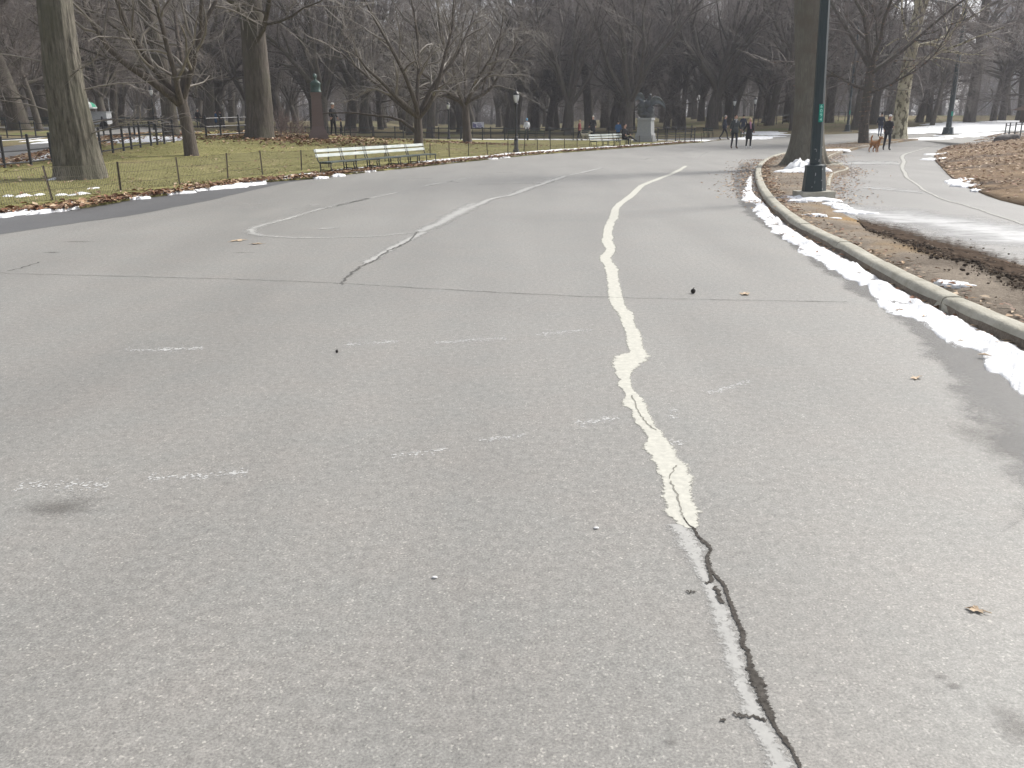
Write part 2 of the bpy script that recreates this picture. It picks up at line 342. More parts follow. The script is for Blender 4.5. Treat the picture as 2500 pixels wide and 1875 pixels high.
def pin(x, y, poly):
    c = False; j = len(poly)-1
    for i in range(len(poly)):
        a, b = poly[i], poly[j]
        if (a[1] > y) != (b[1] > y) and x < (b[0]-a[0])*(y-a[1])/(b[1]-a[1])+a[0]: c = not c
        j = i
    return c
def vh(x, y):
    dk = min((Vector((x, y))-p).length for p in KERB) if y < 45 else 9
    low = .055*(1-sm(.12, .6, dk))
    if y > 20: return .11-low
    d = min((Vector((x, y))-p).length for p in PATH_L if p.y < 26) if pin(x, y, verge_poly) else 0
    v = .11*max(sm(.05, 1.3, d), sm(17, 19.5, y)*(d > 0))
    return max(0, v-low)+(.02*noise.noise((x*2.1, y*2.1, 3))+.02*noise.noise((x*.7, y*.7, 3)))*min(1, v/.06)
REG = [('road', road_poly, 0.0), ('right_path', path_poly, 0.0), ('left_path', lpath_poly, .005), ('verge', verge_poly, .11), ('lawn', lawn_poly, .035), ('bank', bank_poly, .03)]
def boxes(poly): return min(p[0] for p in poly), max(p[0] for p in poly), min(p[1] for p in poly), max(p[1] for p in poly)
RB = [boxes(p) for _, p, _ in REG]
def region(x, y):
    for (n, p, z), b in zip(REG, RB):
        if b[0] <= x <= b[1] and b[2] <= y <= b[3] and pin(x, y, p): return n
    return 'park_ground'
rng = random.Random(5)
V2, E2 = [], []
for _, poly, _ in REG:
    s = len(V2); V2 += [Vector((p[0], p[1])) for p in poly]; k = len(poly)
    E2 += [(s+i, s+(i+1) % k) for i in range(k)]
s = len(V2); V2 += [Vector(p) for p in ((-170, -13), (190, -13), (190, 290), (-170, 290))]; E2 += [(s+i, s+(i+1) % 4) for i in range(4)]
y = -10.0
while y < 288:
    st = .9 if y < 60 else (1.6 if y < 95 else 5)
    x = -165
    while x < 185:
        near = -32 < x < 48 and y < 95
        x += st if near else max(st, 4.0)
        if x < 185 and (near or rng.random() < .8): V2.append(Vector((x+rng.uniform(-.2, .2)*st, y+rng.uniform(-.2, .2)*st)))
    y += st
for _ in range(1500):
    x, y = rng.uniform(3.9, 13), rng.uniform(2, 34)
    if pin(x, y, verge_poly): V2.append(Vector((x, y)))
cv, ce, cf, _, _, _ = delaunay_2d_cdt(V2, E2, [], 0, 1e-4)
groups = {}
for f in cf:
    cx = sum(cv[i][0] for i in f)/3; cy = sum(cv[i][1] for i in f)/3
    groups.setdefault(region(cx, cy), []).append(f)
ZO = {n: z for n, _, z in REG}; ZO['park_ground'] = .02
GMAT = dict(road='asphalt', right_path='asphalt_path', left_path='asphalt_path', verge='verge', lawn='grass', bank='bank', park_ground='far_ground')
GO = {}
for name, fs in groups.items():
    ids = sorted({i for f in fs for i in f}); mp = {q: k for k, q in enumerate(ids)}
    vs = []
    for i in ids:
        x, y = cv[i]; z = H(x, y)+(ZO[name] if name != 'verge' else vh(x, y)+.006)
        if name in ('bank', 'lawn'): z += .035*noise.noise((x*.7, y*.7, 3))
        vs.append((x, y, z))
    fl = [tuple(mp[i] for i in f) for f in fs]
    if ZO[name] > .003:                                   # raised soil and turf get a skirt down to the paving
        cnt = {}
        for f in fl:
            for a, b in zip(f, f[1:]+f[:1]): cnt[(a, b)] = 1
        base = {}
        for (a, b) in list(cnt):
            if (b, a) in cnt: continue
            for q in (a, b):
                if q not in base: base[q] = len(vs); vs.append((vs[q][0], vs[q][1], vs[q][2]-.2))
            fl.append((b, a, base[a], base[b]))
    me = bpy.data.meshes.new(name); me.from_pydata(vs, [], fl); me.materials.append(M[GMAT[name]])
    me.polygons.foreach_set('use_smooth', [True]*len(me.polygons))
    GO[name] = tag(link({'lawn': 'lawn', 'verge': 'verge', 'bank': 'leafy_bank'}.get(name, name), me), kind='structure')
far = MB(); far.add([(-800, -90, -1.2), (800, -90, -1.2), (800, 900, -1.2), (-800, 900, -1.2)], [(0, 1, 2, 3)])
tag(far.build('ground', M['far_ground']), kind='structure')
ROAD = GO['road']; RPATH = GO['right_path']

# ------------------------------------------------------------------ flat marks laid on the paving
def sheet(name, L, Rr, mat, parent, z=.004, jit=0, sub=4, seed=1, lift=0):
    """strip between two edge lines (photo survey points), edges roughened; UV x across"""
    r = random.Random(seed); vs = []; fs = []; uv = []
    A = smooth_line(gl(L, lift), sub); B = smooth_line(gl(Rr, lift), sub)
    k = len(A); nx = 4
    for i in range(k):
        a, b = Vector(A[i]), Vector(B[i]); w = (b-a)
        a = a+w*r.uniform(-jit, jit); b = b+w*r.uniform(-jit, jit)
        for j in range(nx+1):
            p = a.lerp(b, j/nx); vs.append((p.x, p.y, H(p.x, p.y)+z+(vh(p.x, p.y) if lift else 0))); uv.append((j/nx, i/max(1, k-1)))
    for i in range(k-1):
        for j in range(nx):
            q = i*(nx+1)+j; fs.append((q, q+1, q+nx+2, q+nx+1))
    me = bpy.data.meshes.new(name); me.from_pydata(vs, [], fs); me.materials.append(M[mat])
    lay = me.uv_layers.new(name='UVMap')
    for lp in me.loops: lay.data[lp.index].uv = uv[lp.vertex_index]
    return link(name, me, parent)
def line(name, pts, w, mat, parent, z=.004, jit=.1, seed=1, sub=4, wig=0):
    """strip of real width w (m, number or list) along survey points"""
    r = random.Random(seed); c = smooth_line(gl(pts), sub); k = len(c)
    ws = [w]*k if not hasattr(w, '__len__') else [w[min(len(w)-1, int(i/(k-1)*(len(w)-1)+.5))] for i in range(k)]
    vs, fs, uv = [], [], []
    for i in range(k):
        d = (c[min(i+1, k-1)]-c[max(i-1, 0)]).normalized(); n = Vector((-d.y, d.x)); o = c[i]+n*r.uniform(-wig, wig)
        for j in range(5):
            p = o+n*ws[i]*(.5-j/4)*(1+r.uniform(-jit, jit)); vs.append((p.x, p.y, H(p.x, p.y)+z)); uv.append((j/4, i/k))
    for i in range(k-1):
        for j in range(4):
            q = i*5+j; fs.append((q, q+1, q+6, q+5))
    me = bpy.data.meshes.new(name); me.from_pydata(vs, [], fs); me.materials.append(M[mat])
    lay = me.uv_layers.new(name='UVMap')
    for lp in me.loops: lay.data[lp.index].uv = uv[lp.vertex_index]
    return link(name, me, parent)
def z2(p): return (800+p[0]/2.458, 380+p[1]/2.458)
def z3(p): return (1300+p[0]/3.16, 900+p[1]/3.16)
def z6(p): return (1500+p[0]/3.16, 1350+p[1]/3.16)
def z1(p): return (p[0]/2.458, 450+p[1]/2.458)
def zr(p): return (1800+p[0]/2.766, 350+p[1]/2.766)
def dsp(p): return (p[0]*1.1302, p[1]*1.1302)
S2 = [(62, 2140, 2160), (100, 2070, 2100), (140, 1965, 2000), (180, 1868, 1905), (240, 1800, 1840), (300, 1722, 1765), (340, 1700, 1742), (375, 1686, 1740), (400, 1675, 1720), (440, 1660, 1710), (490, 1650, 1706), (520, 1650, 1712), (560, 1672, 1724), (590, 1650, 1712), (615, 1635, 1698), (650, 1655, 1715), (685, 1672, 1740), (740, 1680, 1742), (780, 1685, 1752), (860, 1692, 1772), (905, 1712, 1785), (955, 1752, 1830), (1000, 1765, 1835), (1050, 1788, 1858), (1100, 1795, 1880), (1150, 1808, 1892), (1185, 1806, 1900), (1205, 1742, 1912), (1250, 1724, 1872), (1290, 1732, 1825), (1320, 1737, 1815), (1345, 1760, 1815), (1375, 1748, 1820), (1410, 1782, 1835), (1450, 1787, 1868)]
S3 = [(270, 708, 860), (330, 775, 885), (380, 780, 905), (450, 842, 950), (490, 868, 985), (540, 890, 1015), (600, 876, 1068), (680, 930, 1112), (730, 945, 1150), (760, 962, 1190), (800, 985, 1195), (850, 1012, 1216), (930, 1025, 1216), (1000, 1022, 1210), (1060, 1040, 1240), (1110, 1036, 1268), (1150, 1090, 1262), (1190, 1130, 1270), (1232, 1195, 1262)]
EL = [z2((a, y)) for y, a, b in S2]+[z3((a, y)) for y, a, b in S3]; ER = [z2((b, y)) for y, a, b in S2]+[z3((b, y)) for y, a, b in S3]
def fat(L, Rr, k): return [(a[0]-(b[0]-a[0])*k, a[1]) for a, b in zip(L, Rr)], [(b[0]+(b[0]-a[0])*k, b[1]) for a, b in zip(L, Rr)]
tag(sheet('crack_seal', *fat(EL, ER, .22), 'sealant', ROAD, .0025, .07, 4, 3), 'thick cream filler smeared along the long crack')
G6 = [(0, 560, 680), (100, 590, 710), (200, 660, 740), (300, 700, 800), (400, 735, 850), (500, 755, 905), (600, 795, 945), (700, 825, 965), (800, 855, 1005), (900, 885, 1025), (1000, 915, 1045), (1100, 955, 1095), (1200, 990, 1150), (1280, 1005, 1170), (1350, 1025, 1215), (1450, 1110, 1260), (1550, 1155, 1320), (1659, 1180, 1400), (1800, 1220, 1480)]
GU = [(1200, 1050, 1190), (1300, 1100, 1270), (1400, 1150, 1340)]
sheet('crack_seal', *fat([z3((a, y)) for y, a, b in GU]+[z6((a, y)) for y, a, b in G6], [z3((b, y)) for y, a, b in GU]+[z6((b, y)) for y, a, b in G6], .38), 'filler_grey', ROAD, .0015, .05, 4, 4)
C6 = [(0, 715, 745), (60, 695, 735), (140, 708, 765), (180, 762, 805), (260, 830, 868), (350, 860, 893), (430, 888, 935), (520, 920, 965), (600, 960, 1002), (640, 968, 1022), (680, 958, 1022), (720, 965, 1010), (760, 1002, 1058), (850, 1022, 1072), (900, 1012, 1088), (930, 1035, 1120), (1000, 1042, 1170), (1080, 1090, 1190), (1130, 1098, 1190), (1180, 1122, 1212), (1260, 1170, 1238), (1340, 1215, 1258), (1420, 1268, 1315), (1500, 1330, 1375), (1600, 1388, 1425), (1659, 1418, 1448), (1800, 1460, 1490)]
CU = [(1155, 1160, 1172), (1210, 1198, 1215), (1240, 1235, 1262), (1300, 1265, 1290), (1345, 1310, 1360), (1400, 1360, 1390)]
sheet('crack', *fat([z3((a, y)) for y, a, b in CU]+[z6((a, y)) for y, a, b in C6], [z3((b, y)) for y, a, b in CU]+[z6((b, y)) for y, a, b in C6], .16), 'crack', ROAD, .0038, .16, 12, 5)
for i, (pts, w) in enumerate([([z6(p) for p in ((918, 1253), (1000, 1262), (1090, 1275), (1175, 1300))], .012), ([z6(p) for p in ((550, 295), (575, 308), (625, 300))], .009), ([z6(p) for p in ((735, 160), (740, 230), (700, 235))], .012), ([z6(p) for p in ((770, 262), (800, 310), (835, 395))], .016), ([z6(p) for p in ((815, 1290), (855, 1305))], .01),
                              ([z3(p) for p in ((770, 210), (800, 290), (840, 370), (880, 420), (950, 480))], .012), ([z3(p) for p in ((1060, 860), (1085, 790), (1120, 750))], .01), ([z3(p) for p in ((1065, 870), (1100, 940), (1135, 1040), (1150, 1120), (1165, 1160))], .012)]):
    line('crack', pts, w*(1.7 if i < 5 else 1.0), 'crack' if i < 5 else 'filler_crack', ROAD, .0045, .3, 20+i, 5, .006)
line('crack', [z2(p) for p in ((80, 775), (110, 740), (160, 695), (210, 660), (280, 632), (305, 612), (380, 565), (440, 540), (500, 505), (545, 458))], .05, 'hair_crack', ROAD, .008, .4, 31, 6, .02)
line('crack_seal', [z2(p) for p in ((215, 650), (270, 625), (360, 570), (440, 528), (500, 495), (578, 460))], [.12, .22, .2, .2, .25, .22], 'filler_grey', ROAD, .004, .2, 32, 5, .02)
line('crack_seal', [z2(p) for p in ((555, 457), (640, 420), (730, 370), (810, 330), (885, 287))], [.3, .4, .45, .5, .45], 'filler_grey', ROAD, .005, .2, 33, 5, .02)
line('crack_seal', [z2(p) for p in ((860, 315), (980, 262), (1100, 238), (1180, 205), (1270, 178), (1345, 150), (1430, 122))], [.35, .28, .3, .4, .3, .4, .35], 'filler_grey', ROAD, .0065, .2, 34, 5, .03)
line('crack_seal', [z2(p) for p in ((1450, 116), (1520, 103), (1600, 84), (1640, 74))], .3, 'filler_grey', ROAD, .005, .3, 35, 4)
line('crack', [dsp(p) for p in ((-30, 588), (45, 592), (300, 598), (515, 604), (680, 610), (740, 613), (1000, 628), (1290, 642), (1500, 647), (1830, 653))], .024, 'hair_crack', ROAD, .004, .5, 36, 14, .012)
line('crack', [z1(p) for p in ((50, 520), (120, 505), (180, 485), (235, 468))], .04, 'hair_crack', ROAD, .004, .5, 37, 5, .02)
PL = [[z1(p) for p in ((2212, 85), (1900, 155), (1700, 215), (1560, 250), (1510, 275), (1520, 295), (1570, 308), (1700, 318), (1850, 322), (2212, 315), (2390, 300), (2530, 285))], [z2(p) for p in ((0, 318), (130, 285), (260, 255), (420, 222))],
      [z2(p) for p in ((580, 183), (660, 168), (740, 155), (900, 120))], [z2(p) for p in ((730, 150), (775, 163))], [z2(p) for p in ((440, 143), (530, 138), (630, 139))], [z2(p) for p in ((1010, 101), (1110, 100))], [z2(p) for p in ((900, 172), (1100, 169), (1280, 163), (1345, 150), (1290, 137))],
      [z1(p) for p in ((1900, 269), (2040, 262))], [z1(p) for p in ((1840, 125), (1915, 125))], [z1(p) for p in ((1460, 121), (1500, 121))], [z1(p) for p in ((1540, 121), (1578, 121))], [z1(p) for p in ((1508, 144), (1552, 144))], [z1(p) for p in ((1740, 147), (1782, 147))],
      [(1700, 384), (1732, 370)], [(1640, 377), (1652, 376)], [(1570, 390), (1586, 387)], [z2(p) for p in ((1880, 22), (1930, 18))]]
for i, p in enumerate(PL):
    line('painted_mark', p, [.22, .2, .3][i % 3] if i else [.2, .22, .25, .3, .32, .3, .22, .16, .14, .14, .12], 'paint', ROAD, .0045, .15, 40+i, 5, .01)
for i, (a, b) in enumerate([((262, 756), (440, 752)), ((740, 746), (860, 740)), ((935, 739), (1095, 730)), ((1160, 724), (1280, 712)), ((40, 1049), (235, 1049)), ((318, 1033), (535, 1021)), ((845, 985), (970, 971)), ((1035, 952), (1145, 938)), ((1245, 917), (1335, 903)), ((1530, 850), (1625, 822)), ((1452, 885), (1458, 905)), ((1462, 950), (1468, 962))]):
    line('chalk_mark', [dsp(a), dsp(((a[0]+b[0])/2, (a[1]+b[1])/2+random.Random(i).uniform(-2, 2))), dsp(b)], [.13, .1, .16][i % 3] if i > 4 else .2, 'chalk', ROAD, .002, .3, 60+i, 6, .012)
def blot(name, c, rx, ry, mat, parent, z=.0045, seed=0, n=28, lobes=.3):
    """soft-edged patch, real size rx by ry metres round a survey point"""
    r = random.Random(seed); c = c if isinstance(c, Vector) else gp(*c); vs = [(c.x, c.y, H(c.x, c.y)+z)]; uv = [(.5, 0)]; fs = []
    for k, q in ((1, .5), (2, 1)):
        for j in range(n):
            a = 2*pi*j/n; e = q*(1+lobes*noise.noise((cos(a)*1.6+seed, sin(a)*1.6, seed*.7)))
            x, y = c.x+rx*cos(a)*e, c.y+ry*sin(a)*e; vs.append((x, y, H(x, y)+z)); uv.append((.5+.5*q, 0))
    fs += [(0, 1+j, 1+(j+1) % n) for j in range(n)]+[(1+j, 1+n+j, 1+n+(j+1) % n, 1+(j+1) % n) for j in range(n)]
    me = bpy.data.meshes.new(name); me.from_pydata(vs, [], fs); me.materials.append(M[mat])
    lay = me.uv_layers.new(name='UVMap')
    for lp in me.loops: lay.data[lp.index].uv = uv[lp.vertex_index]
    return link(name, me, parent)
for i, (c, rx, ry) in enumerate([(dsp((130, 1098)), .15, .1), (dsp((1452, 1604)), .018, .02), (dsp((2195, 1568)), .06, .1), (dsp((2030, 1462)), .03, .02), (dsp((2060, 1482)), .03, .02), (z1((470, 345)), .2, .05), (z1((1465, 411)), .14, .03), (z1((310, 410)), .1, .05), (dsp((2195, 960)), .25, .35)]):
    blot('stain', c, rx*1.5, ry*1.5, 'stain', ROAD, .003, 70+i)
sheet('fresh_asphalt_strip', [(-60, 528), (110, 514), (230, 498), (330, 481), (450, 466), (560, 449), (650, 440), (790, 432)], [(-60, 582), (163, 548), (325, 525), (440, 503), (521, 487), (610, 466), (719, 443), (800, 434)], 'asphalt_new', ROAD, .003, .01, 6, 8)
KF = [(150, 150), (118, 200), (130, 300), (200, 420), (350, 560), (500, 650), (700, 750), (870, 860), (1200, 1040), (1500, 1190), (1936, 1395), (2300, 1570), (2900, 1860)]
WL = [(0, 130), (-60, 230), (-40, 330), (0, 460), (150, 560), (330, 700), (500, 850), (640, 950), (840, 1090), (1040, 1240), (1240, 1560), (1420, 1950), (1700, 2700)]
sheet('wet_gutter', [zr(p) for p in WL], [zr(p) for p in KF], 'wet', ROAD, .0035, .05, 5, 9)
# right-hand path: cream crack, melt water, mud
line('crack_seal', [(2310, 352), (2295, 354), (2214, 375), (2205, 395), (2207, 422), (2234, 449), (2295, 483), (2372, 506), (2500, 548)], [.2, .22, .28, .26, .18, .12, .1, .09, .085], 'path_seal', RPATH, .007, .1, 81, 5, .03)
sheet('melt_film', [(2040, 490), (2090, 500), (2200, 505), (2330, 520), (2500, 540)], [(2085, 535), (2150, 548), (2260, 575), (2380, 600), (2520, 625)], 'salt', RPATH, .0045, .05, 5, 11)
sheet('melt_streak', [(2110, 455), (2160, 457), (2220, 462), (2250, 466)], [(2105, 462), (2160, 468), (2220, 472), (2252, 474)], 'salt_thin', RPATH, .0045, .1, 5, 12)
sheet('melt_streak', [(2060, 392), (2130, 390), (2190, 392)], [(2050, 408), (2130, 408), (2200, 406)], 'salt_thin', RPATH, .0045, .1, 5, 13)
sheet('mud_patch', [(2085, 520), (2185, 538), (2280, 560), (2370, 582), (2450, 604), (2560, 630)], [(2130, 580), (2200, 612), (2290, 655), (2380, 690), (2460, 735), (2560, 790)], 'mud', GO['verge'], .03, .05, 8, 14, .05)

# ------------------------------------------------------------------ kerbs of separate granite stones
def kerb_run(name, pts, seg, width, top, label, side=1, skip=1):
    k = tag(link(name, None), kind='structure')
    L = [Vector(p) for p in pts]; d = [0]
    for a, b in zip(L, L[1:]): d.append(d[-1]+(b-a).length)
    def at(s):
        s = min(max(s, 0), d[-1]-1e-6)
        for i in range(len(L)-1):
            if s <= d[i+1]:
                return L[i].lerp(L[i+1], (s-d[i])/max(1e-6, d[i+1]-d[i])), (L[i+1]-L[i]).normalized()
    s = 0; r = random.Random(3)
    while s < d[-1]-.3:
        e = min(s+seg*r.uniform(.85, 1.15), d[-1]); rows = []; nn = 6; tw = r.uniform(-.006, .006)
        for j in range(nn+1):
            p, t = at(s+.007+(e-s-.014)*j/nn); n = Vector((t.y, -t.x))*side; z = H(p.x, p.y)
            wob = .006*noise.noise((p.x*6, p.y*6, 1))
            tp = z+top+tw+.008*noise.noise((p.x*3, p.y*3, 5))
            prof = [(0+wob, z-.15), (.003+wob, tp-.06), (.006+wob, tp-.035), (.02+wob, tp-.01), (.045+wob, tp), (.065, tp+.001), (width-.04, tp+.002), (width-.012, tp-.003), (width, tp-.015), (width, z-.15)]
            rows.append([(p.x+n.x*a, p.y+n.y*a, b) for a, b in prof])
        mb = MB(); q = len(rows[0]); mb.add([v for rw in rows for v in rw], [(i*q+j, i*q+j+1, (i+1)*q+j+1, (i+1)*q+j) for i in range(nn) for j in range(q-1)]); mb.add(rows[0], [tuple(range(q))]); mb.add(rows[-1], [tuple(range(q))[::-1]])
        mb.build('kerb_stone', M['kerb'], k, True)
        s = e
    return k
kerb_run('kerb', KERB, 1.75, .18, .125, '')
i0 = min(range(len(PATH_L)), key=lambda i: (PATH_L[i]-Vector((10.8, 29.5))).length); i1 = min(range(len(PATH_L)), key=lambda i: (PATH_L[i]-Vector((6.6, 18.3))).length)
kerb_run('path_edging', PATH_L[2:i1], 1.3, .1, .13, '', 1)

ring = [Vector((rb0.x+1.15*cos(a), rb0.y+1.15*sin(a))) for rb0 in [gp(1972, 408)] for a in [R(x) for x in range(-78, 78, 12)]]
kerb_run('tree_ring_edging', ring, 1.2, .1, .16, '', -1)
# ------------------------------------------------------------------ snow
def fbm(x, y, z): return noise.noise((x, y, z))+.5*noise.noise((x*2.1, y*2.1, z+7))+.25*noise.noise((x*4.3, y*4.3, z+13))
def snow_ridge(name, L, Rr, h, seed=1, sub=16):
    A = smooth_line(gl(L), sub); B = smooth_line(gl(Rr), sub); vs, fs = [], []; nx = 16; k = len(A)
    for i in range(k):
        w = A[i]-B[i]; e = min(1, min(i, k-1-i)/6)
        lob = .16+.5*fbm(A[i].x*1.15, A[i].y*1.15, seed)+.12*noise.noise((A[i].x*6, A[i].y*6, seed))
        for j in range(nx+1):
            t = j/nx; p = A[i].lerp(B[i], t)+w*lob*(1-t)
            q = fbm(p.x*3.0, p.y*3.0, seed+2)
            zz = h*max(0, (1-(1-t)**1.5)*min(1, (1-t)*4))*(.6+.9*q+.35*noise.noise((p.x*1.1, p.y*1.1, 8)))*e+.012*fbm(p.x*9, p.y*9, seed+5)
            vs.append((p.x, p.y, H(p.x, p.y)+(max(zz, -.012) if 0 < j < nx else -.03)))
    fs = [(i*(nx+1)+j, i*(nx+1)+j+1, (i+1)*(nx+1)+j+1, (i+1)*(nx+1)+j) for i in range(k-1) for j in range(nx)]
    me = bpy.data.meshes.new(name); me.from_pydata(vs, [], fs); me.materials.append(M['snow']); me.polygons.foreach_set('use_smooth', [True]*len(fs))
    return link(name, me)
SL = [(62, 250), (40, 350), (110, 430), (140, 490), (180, 525), (230, 585), (300, 635), (390, 695), (500, 775), (650, 855), (760, 905), (800, 935), (880, 1000), (960, 1075), (1080, 1145), (1200, 1195), (1290, 1250), (1400, 1295), (1450, 1345), (1560, 1395), (1640, 1435), (1690, 1500), (1800, 1530), (1880, 1610), (1990, 1700), (2300, 1900)]
SR = [(100, 200), (105, 320), (190, 410), (215, 450), (260, 500), (330, 550), (400, 605), (500, 665), (620, 725), (745, 785), (850, 850), (890, 880), (950, 905), (1050, 962), (1180, 1035), (1262, 1078), (1350, 1105), (1450, 1172), (1520, 1205), (1600, 1240), (1700, 1290), (1770, 1320), (1850, 1352), (1936, 1400), (2010, 1440), (2300, 1580)]
tag(snow_ridge('snow_ridge', [zr(p) for p in SL], [zr(p) for p in SR], .075, 2), 'lumpy white snow ridge along the kerb gutter', 'snow', kind='stuff')
def snow_patch(mb, c, rx, ry, h, seed, rz=0, z0=0.0):
    n = 54; rings = [0, .25, .5, .7, .82, .92, 1]; vs = []; o = len(mb.v)
    for q in rings:
        for j in range(n):
            a = 2*pi*j/n; e = q*(1+.5*noise.noise((cos(a)*1.6+seed*3.1, sin(a)*1.6, seed))+.38*noise.noise((cos(a)*4.5, sin(a)*4.5+seed, seed))+.22*noise.noise((cos(a)*11, sin(a)*11+seed, seed)))
            lx, ly = rx*cos(a)*e, ry*sin(a)*e; x = c[0]+lx*cos(rz)-ly*sin(rz); y = c[1]+lx*sin(rz)+ly*cos(rz)
            zz = h*.7*(1-q**2.2)*(1+.9*noise.noise((x*5, y*5, seed)))+.006 if q < 1 else -.03
            vs.append((x, y, H(x, y)+z0+zz))
    mb.add(vs, [(i*n+j, (i*n+(j+1) % n), (i+1)*n+(j+1) % n, (i+1)*n+j) for i in range(len(rings)-1) for j in range(n)])
mb = MB(); r = random.Random(12)
for (px, py, L, wd) in [(5, 528, .5, .25), (40, 522, .5, .22), (85, 513, .3, .15), (132, 517, .5, .14), (220, 500, .25, .1), (175, 500, .2, .1), (335, 487, .25, .1), (405, 476, .7, .16), (455, 468, .5, .2), (540, 461, .7, .18), (585, 455, .6, .2), (620, 447, .5, .18), (660, 441, .7, .2), (700, 437, .6, .22), (750, 430, .7, .3), (790, 428, .6, .3), (783, 436, .3, .1), (825, 431, .3, .1), (850, 418, .9, .4), (880, 421, .6, .2), (910, 412, .8, .3), (940, 411, .6, .2), (975, 410, .5, .2), (1000, 404, .9, .3), (1035, 402, 1, .35), (1062, 399, 1, .35), (195, 479, .3, .07), (150, 481, .16, .06), (60, 484, .22, .07), (20, 484, .1, .1), (95, 481, .14, .05), (230, 464, .2, .05), (140, 441, .3, .12)]:
    c = gp(px, py); snow_patch(mb, c, L, wd, .05, px*.1, R(60 if px > 300 else 75), .03)
e = gl([(1060, 399), (1110, 393), (1186, 386), (1250, 380), (1321, 373.5), (1400, 367), (1511, 359.5), (1600, 353), (1660, 348), (1712, 345)]); e = smooth_line(e, 5)
for i, c in enumerate(e):
    snow_patch(mb, c+Vector((r.uniform(-.15, .15), r.uniform(-.2, .2))), 1.1*r.uniform(.7, 1.2), .45*r.uniform(.6, 1.2), .07, i, R(58), .03)
tag(mb.build('roadside_snow', M['snow'], None, True), 'thin snow strip melting along the left road edge', 'snow', kind='stuff')
mb = MB()
for (px, py, L, wd, h) in [(1958, 413, .5, .6, .34), (1942, 420, .6, .4, .1), (1975, 418, .5, .4, .2), (1955, 481, .55, .25, .06), (1985, 487, .5, .22, .08), (2000, 486, .3, .2, .06), (1930, 478, .3, .15, .03), (1942, 492, .2, .1, .03), (1985, 528, .2, .1, .03), (2040, 535, .12, .06, .02), (2040, 502, .25, .4, .04), (2055, 510, .2, .3, .04), (2080, 520, .3, .25, .04), (2025, 368, .9, .5, .06), (2045, 366, .6, .5, .05), (2330, 690, .14, .16, .012)]:
    c = gp(px, py, vh(*gp(px, py).xy)); snow_patch(mb, c, L, wd, h, px*.07, 0, vh(c.x, c.y)+.012)
for (px, py, L, wd) in [(2285, 378, .5, .6), (2278, 390, .5, .8), (2340, 445, .35, 1.1), (2355, 455, .3, .6), (2380, 467, .1, .3)]:
    c = gp(px, py); snow_patch(mb, c, L, wd, .05, px*.05, R(-25), .02)
tag(mb.build('verge_snow', M['snow'], None, True), 'snow remnants round the lamp base and path edges', 'snow', kind='stuff')
mb = MB()
for i, (px, py) in enumerate([(2230, 320), (2260, 317.5), (2300, 315.5), (2340, 313), (2380, 311), (2420, 308.5), (2460, 306), (2500, 303), (2540, 300), (2250, 322), (2300, 319), (2350, 316), (2400, 313), (2450, 310), (2500, 307), (2380, 306), (2430, 303), (2480, 300)]):
    c = gp(px, py); snow_patch(mb, c, 4.6, 3.4, .1, i*1.3, R(30), .06)
for i, (px, py) in enumerate([(2330, 331), (2360, 330), (2390, 328), (2420, 328), (2345, 333), (2440, 326), (2250, 340), (2270, 339)]):
    c = gp(px, py); snow_patch(mb, c, 1.8, 1.1, .05, i*2.3, R(30), .03)
for i, (px, py) in enumerate([(1850, 326), (1865, 327), (1880, 329), (1893, 330), (1845, 336), (1860, 334), (1840, 338), (1815, 340), (1830, 339), (1875, 325), (1855, 323)]):
    c = gp(px, py); snow_patch(mb, c, 1.4, .8, .05, i*1.9, R(-10), .03)
for i, (px, py) in enumerate([(5, 398), (40, 394), (80, 388), (110, 384), (60, 391), (130, 380), (20, 396), (60, 340), (110, 343), (140, 346), (225, 341), (260, 341), (300, 341), (340, 341), (375, 342), (405, 343)]):
    c = gp(px, py); snow_patch(mb, c, 1.5 if px < 200 else 2, .7, .06, i*1.7, R(80), .02)
for i in range(34):
    px = 1150+i*17; c = gp(px, 341.5 if px < 1420 else 343); snow_patch(mb, c, 1.1, .35, .05, i*1.1, R(-8), .02)
tag(mb.build('far_snow', M['snow'], None, True), 'white snow lying on the far slope and beside the paths', 'snow', kind='stuff')

# ------------------------------------------------------------------ leaves and grass
def leaves(mb, pts, seed, size=(.05, .1), lift=.02, nm=4, w=(3, 3, 2, 1), tilt=.5):
    r = random.Random(seed); ch = [i for i, k in enumerate(w) for _ in range(k)]
    for x, y, z in pts:
        s = r.uniform(*size); a = r.uniform(0, 2*pi); t1, t2 = r.uniform(-tilt, tilt), r.uniform(-tilt, tilt); cu = r.uniform(.1, .5)*s*tilt*2
        e = Vector((cos(a), sin(a), t1))*s; n = Vector((-sin(a), cos(a), t2))*s*.55; c = Vector((x, y, z+lift+.3*s))
        mb.add([c-e, c-n*.9+Vector((0, 0, cu)), c+e, c+n*.9+Vector((0, 0, cu*.6))], [(0, 1, 2), (0, 2, 3)], r.choice(ch))
mb = MB(); r = random.Random(8); pts = []
ll = [Vector(p) for p in LEFT if p[1] > 11]
for a, b in zip(ll, ll[1:]):
    d = b-a; n = Vector((-d.y, d.x)).normalized(); cnt = int(d.length*(130 if a.y < 36 else 90))
    for _ in range(cnt):
        p = a.lerp(b, r.random())+n*(abs(r.gauss(0, .42))-.12); 
        if noise.noise((p.x*.8, p.y*.8, 9)) > -.35: pts.append((p.x, p.y, H(p.x, p.y)+.03))
leaves(mb, pts, 1)
pts = []
for a, b in zip(LP_NEAR, LP_NEAR[1:]):
    d = b-a; n = Vector((d.y, -d.x)).normalized()
    if 26 < a.y < 60:
        for _ in range(int(d.length*130)):
            p = a.lerp(b, r.random())+n*(abs(r.gauss(0, .8))+.05); pts.append((p.x, p.y, H(p.x, p.y)+.03))
leaves(mb, pts, 2, (.06, .12), w=(4, 1, 2, 3))
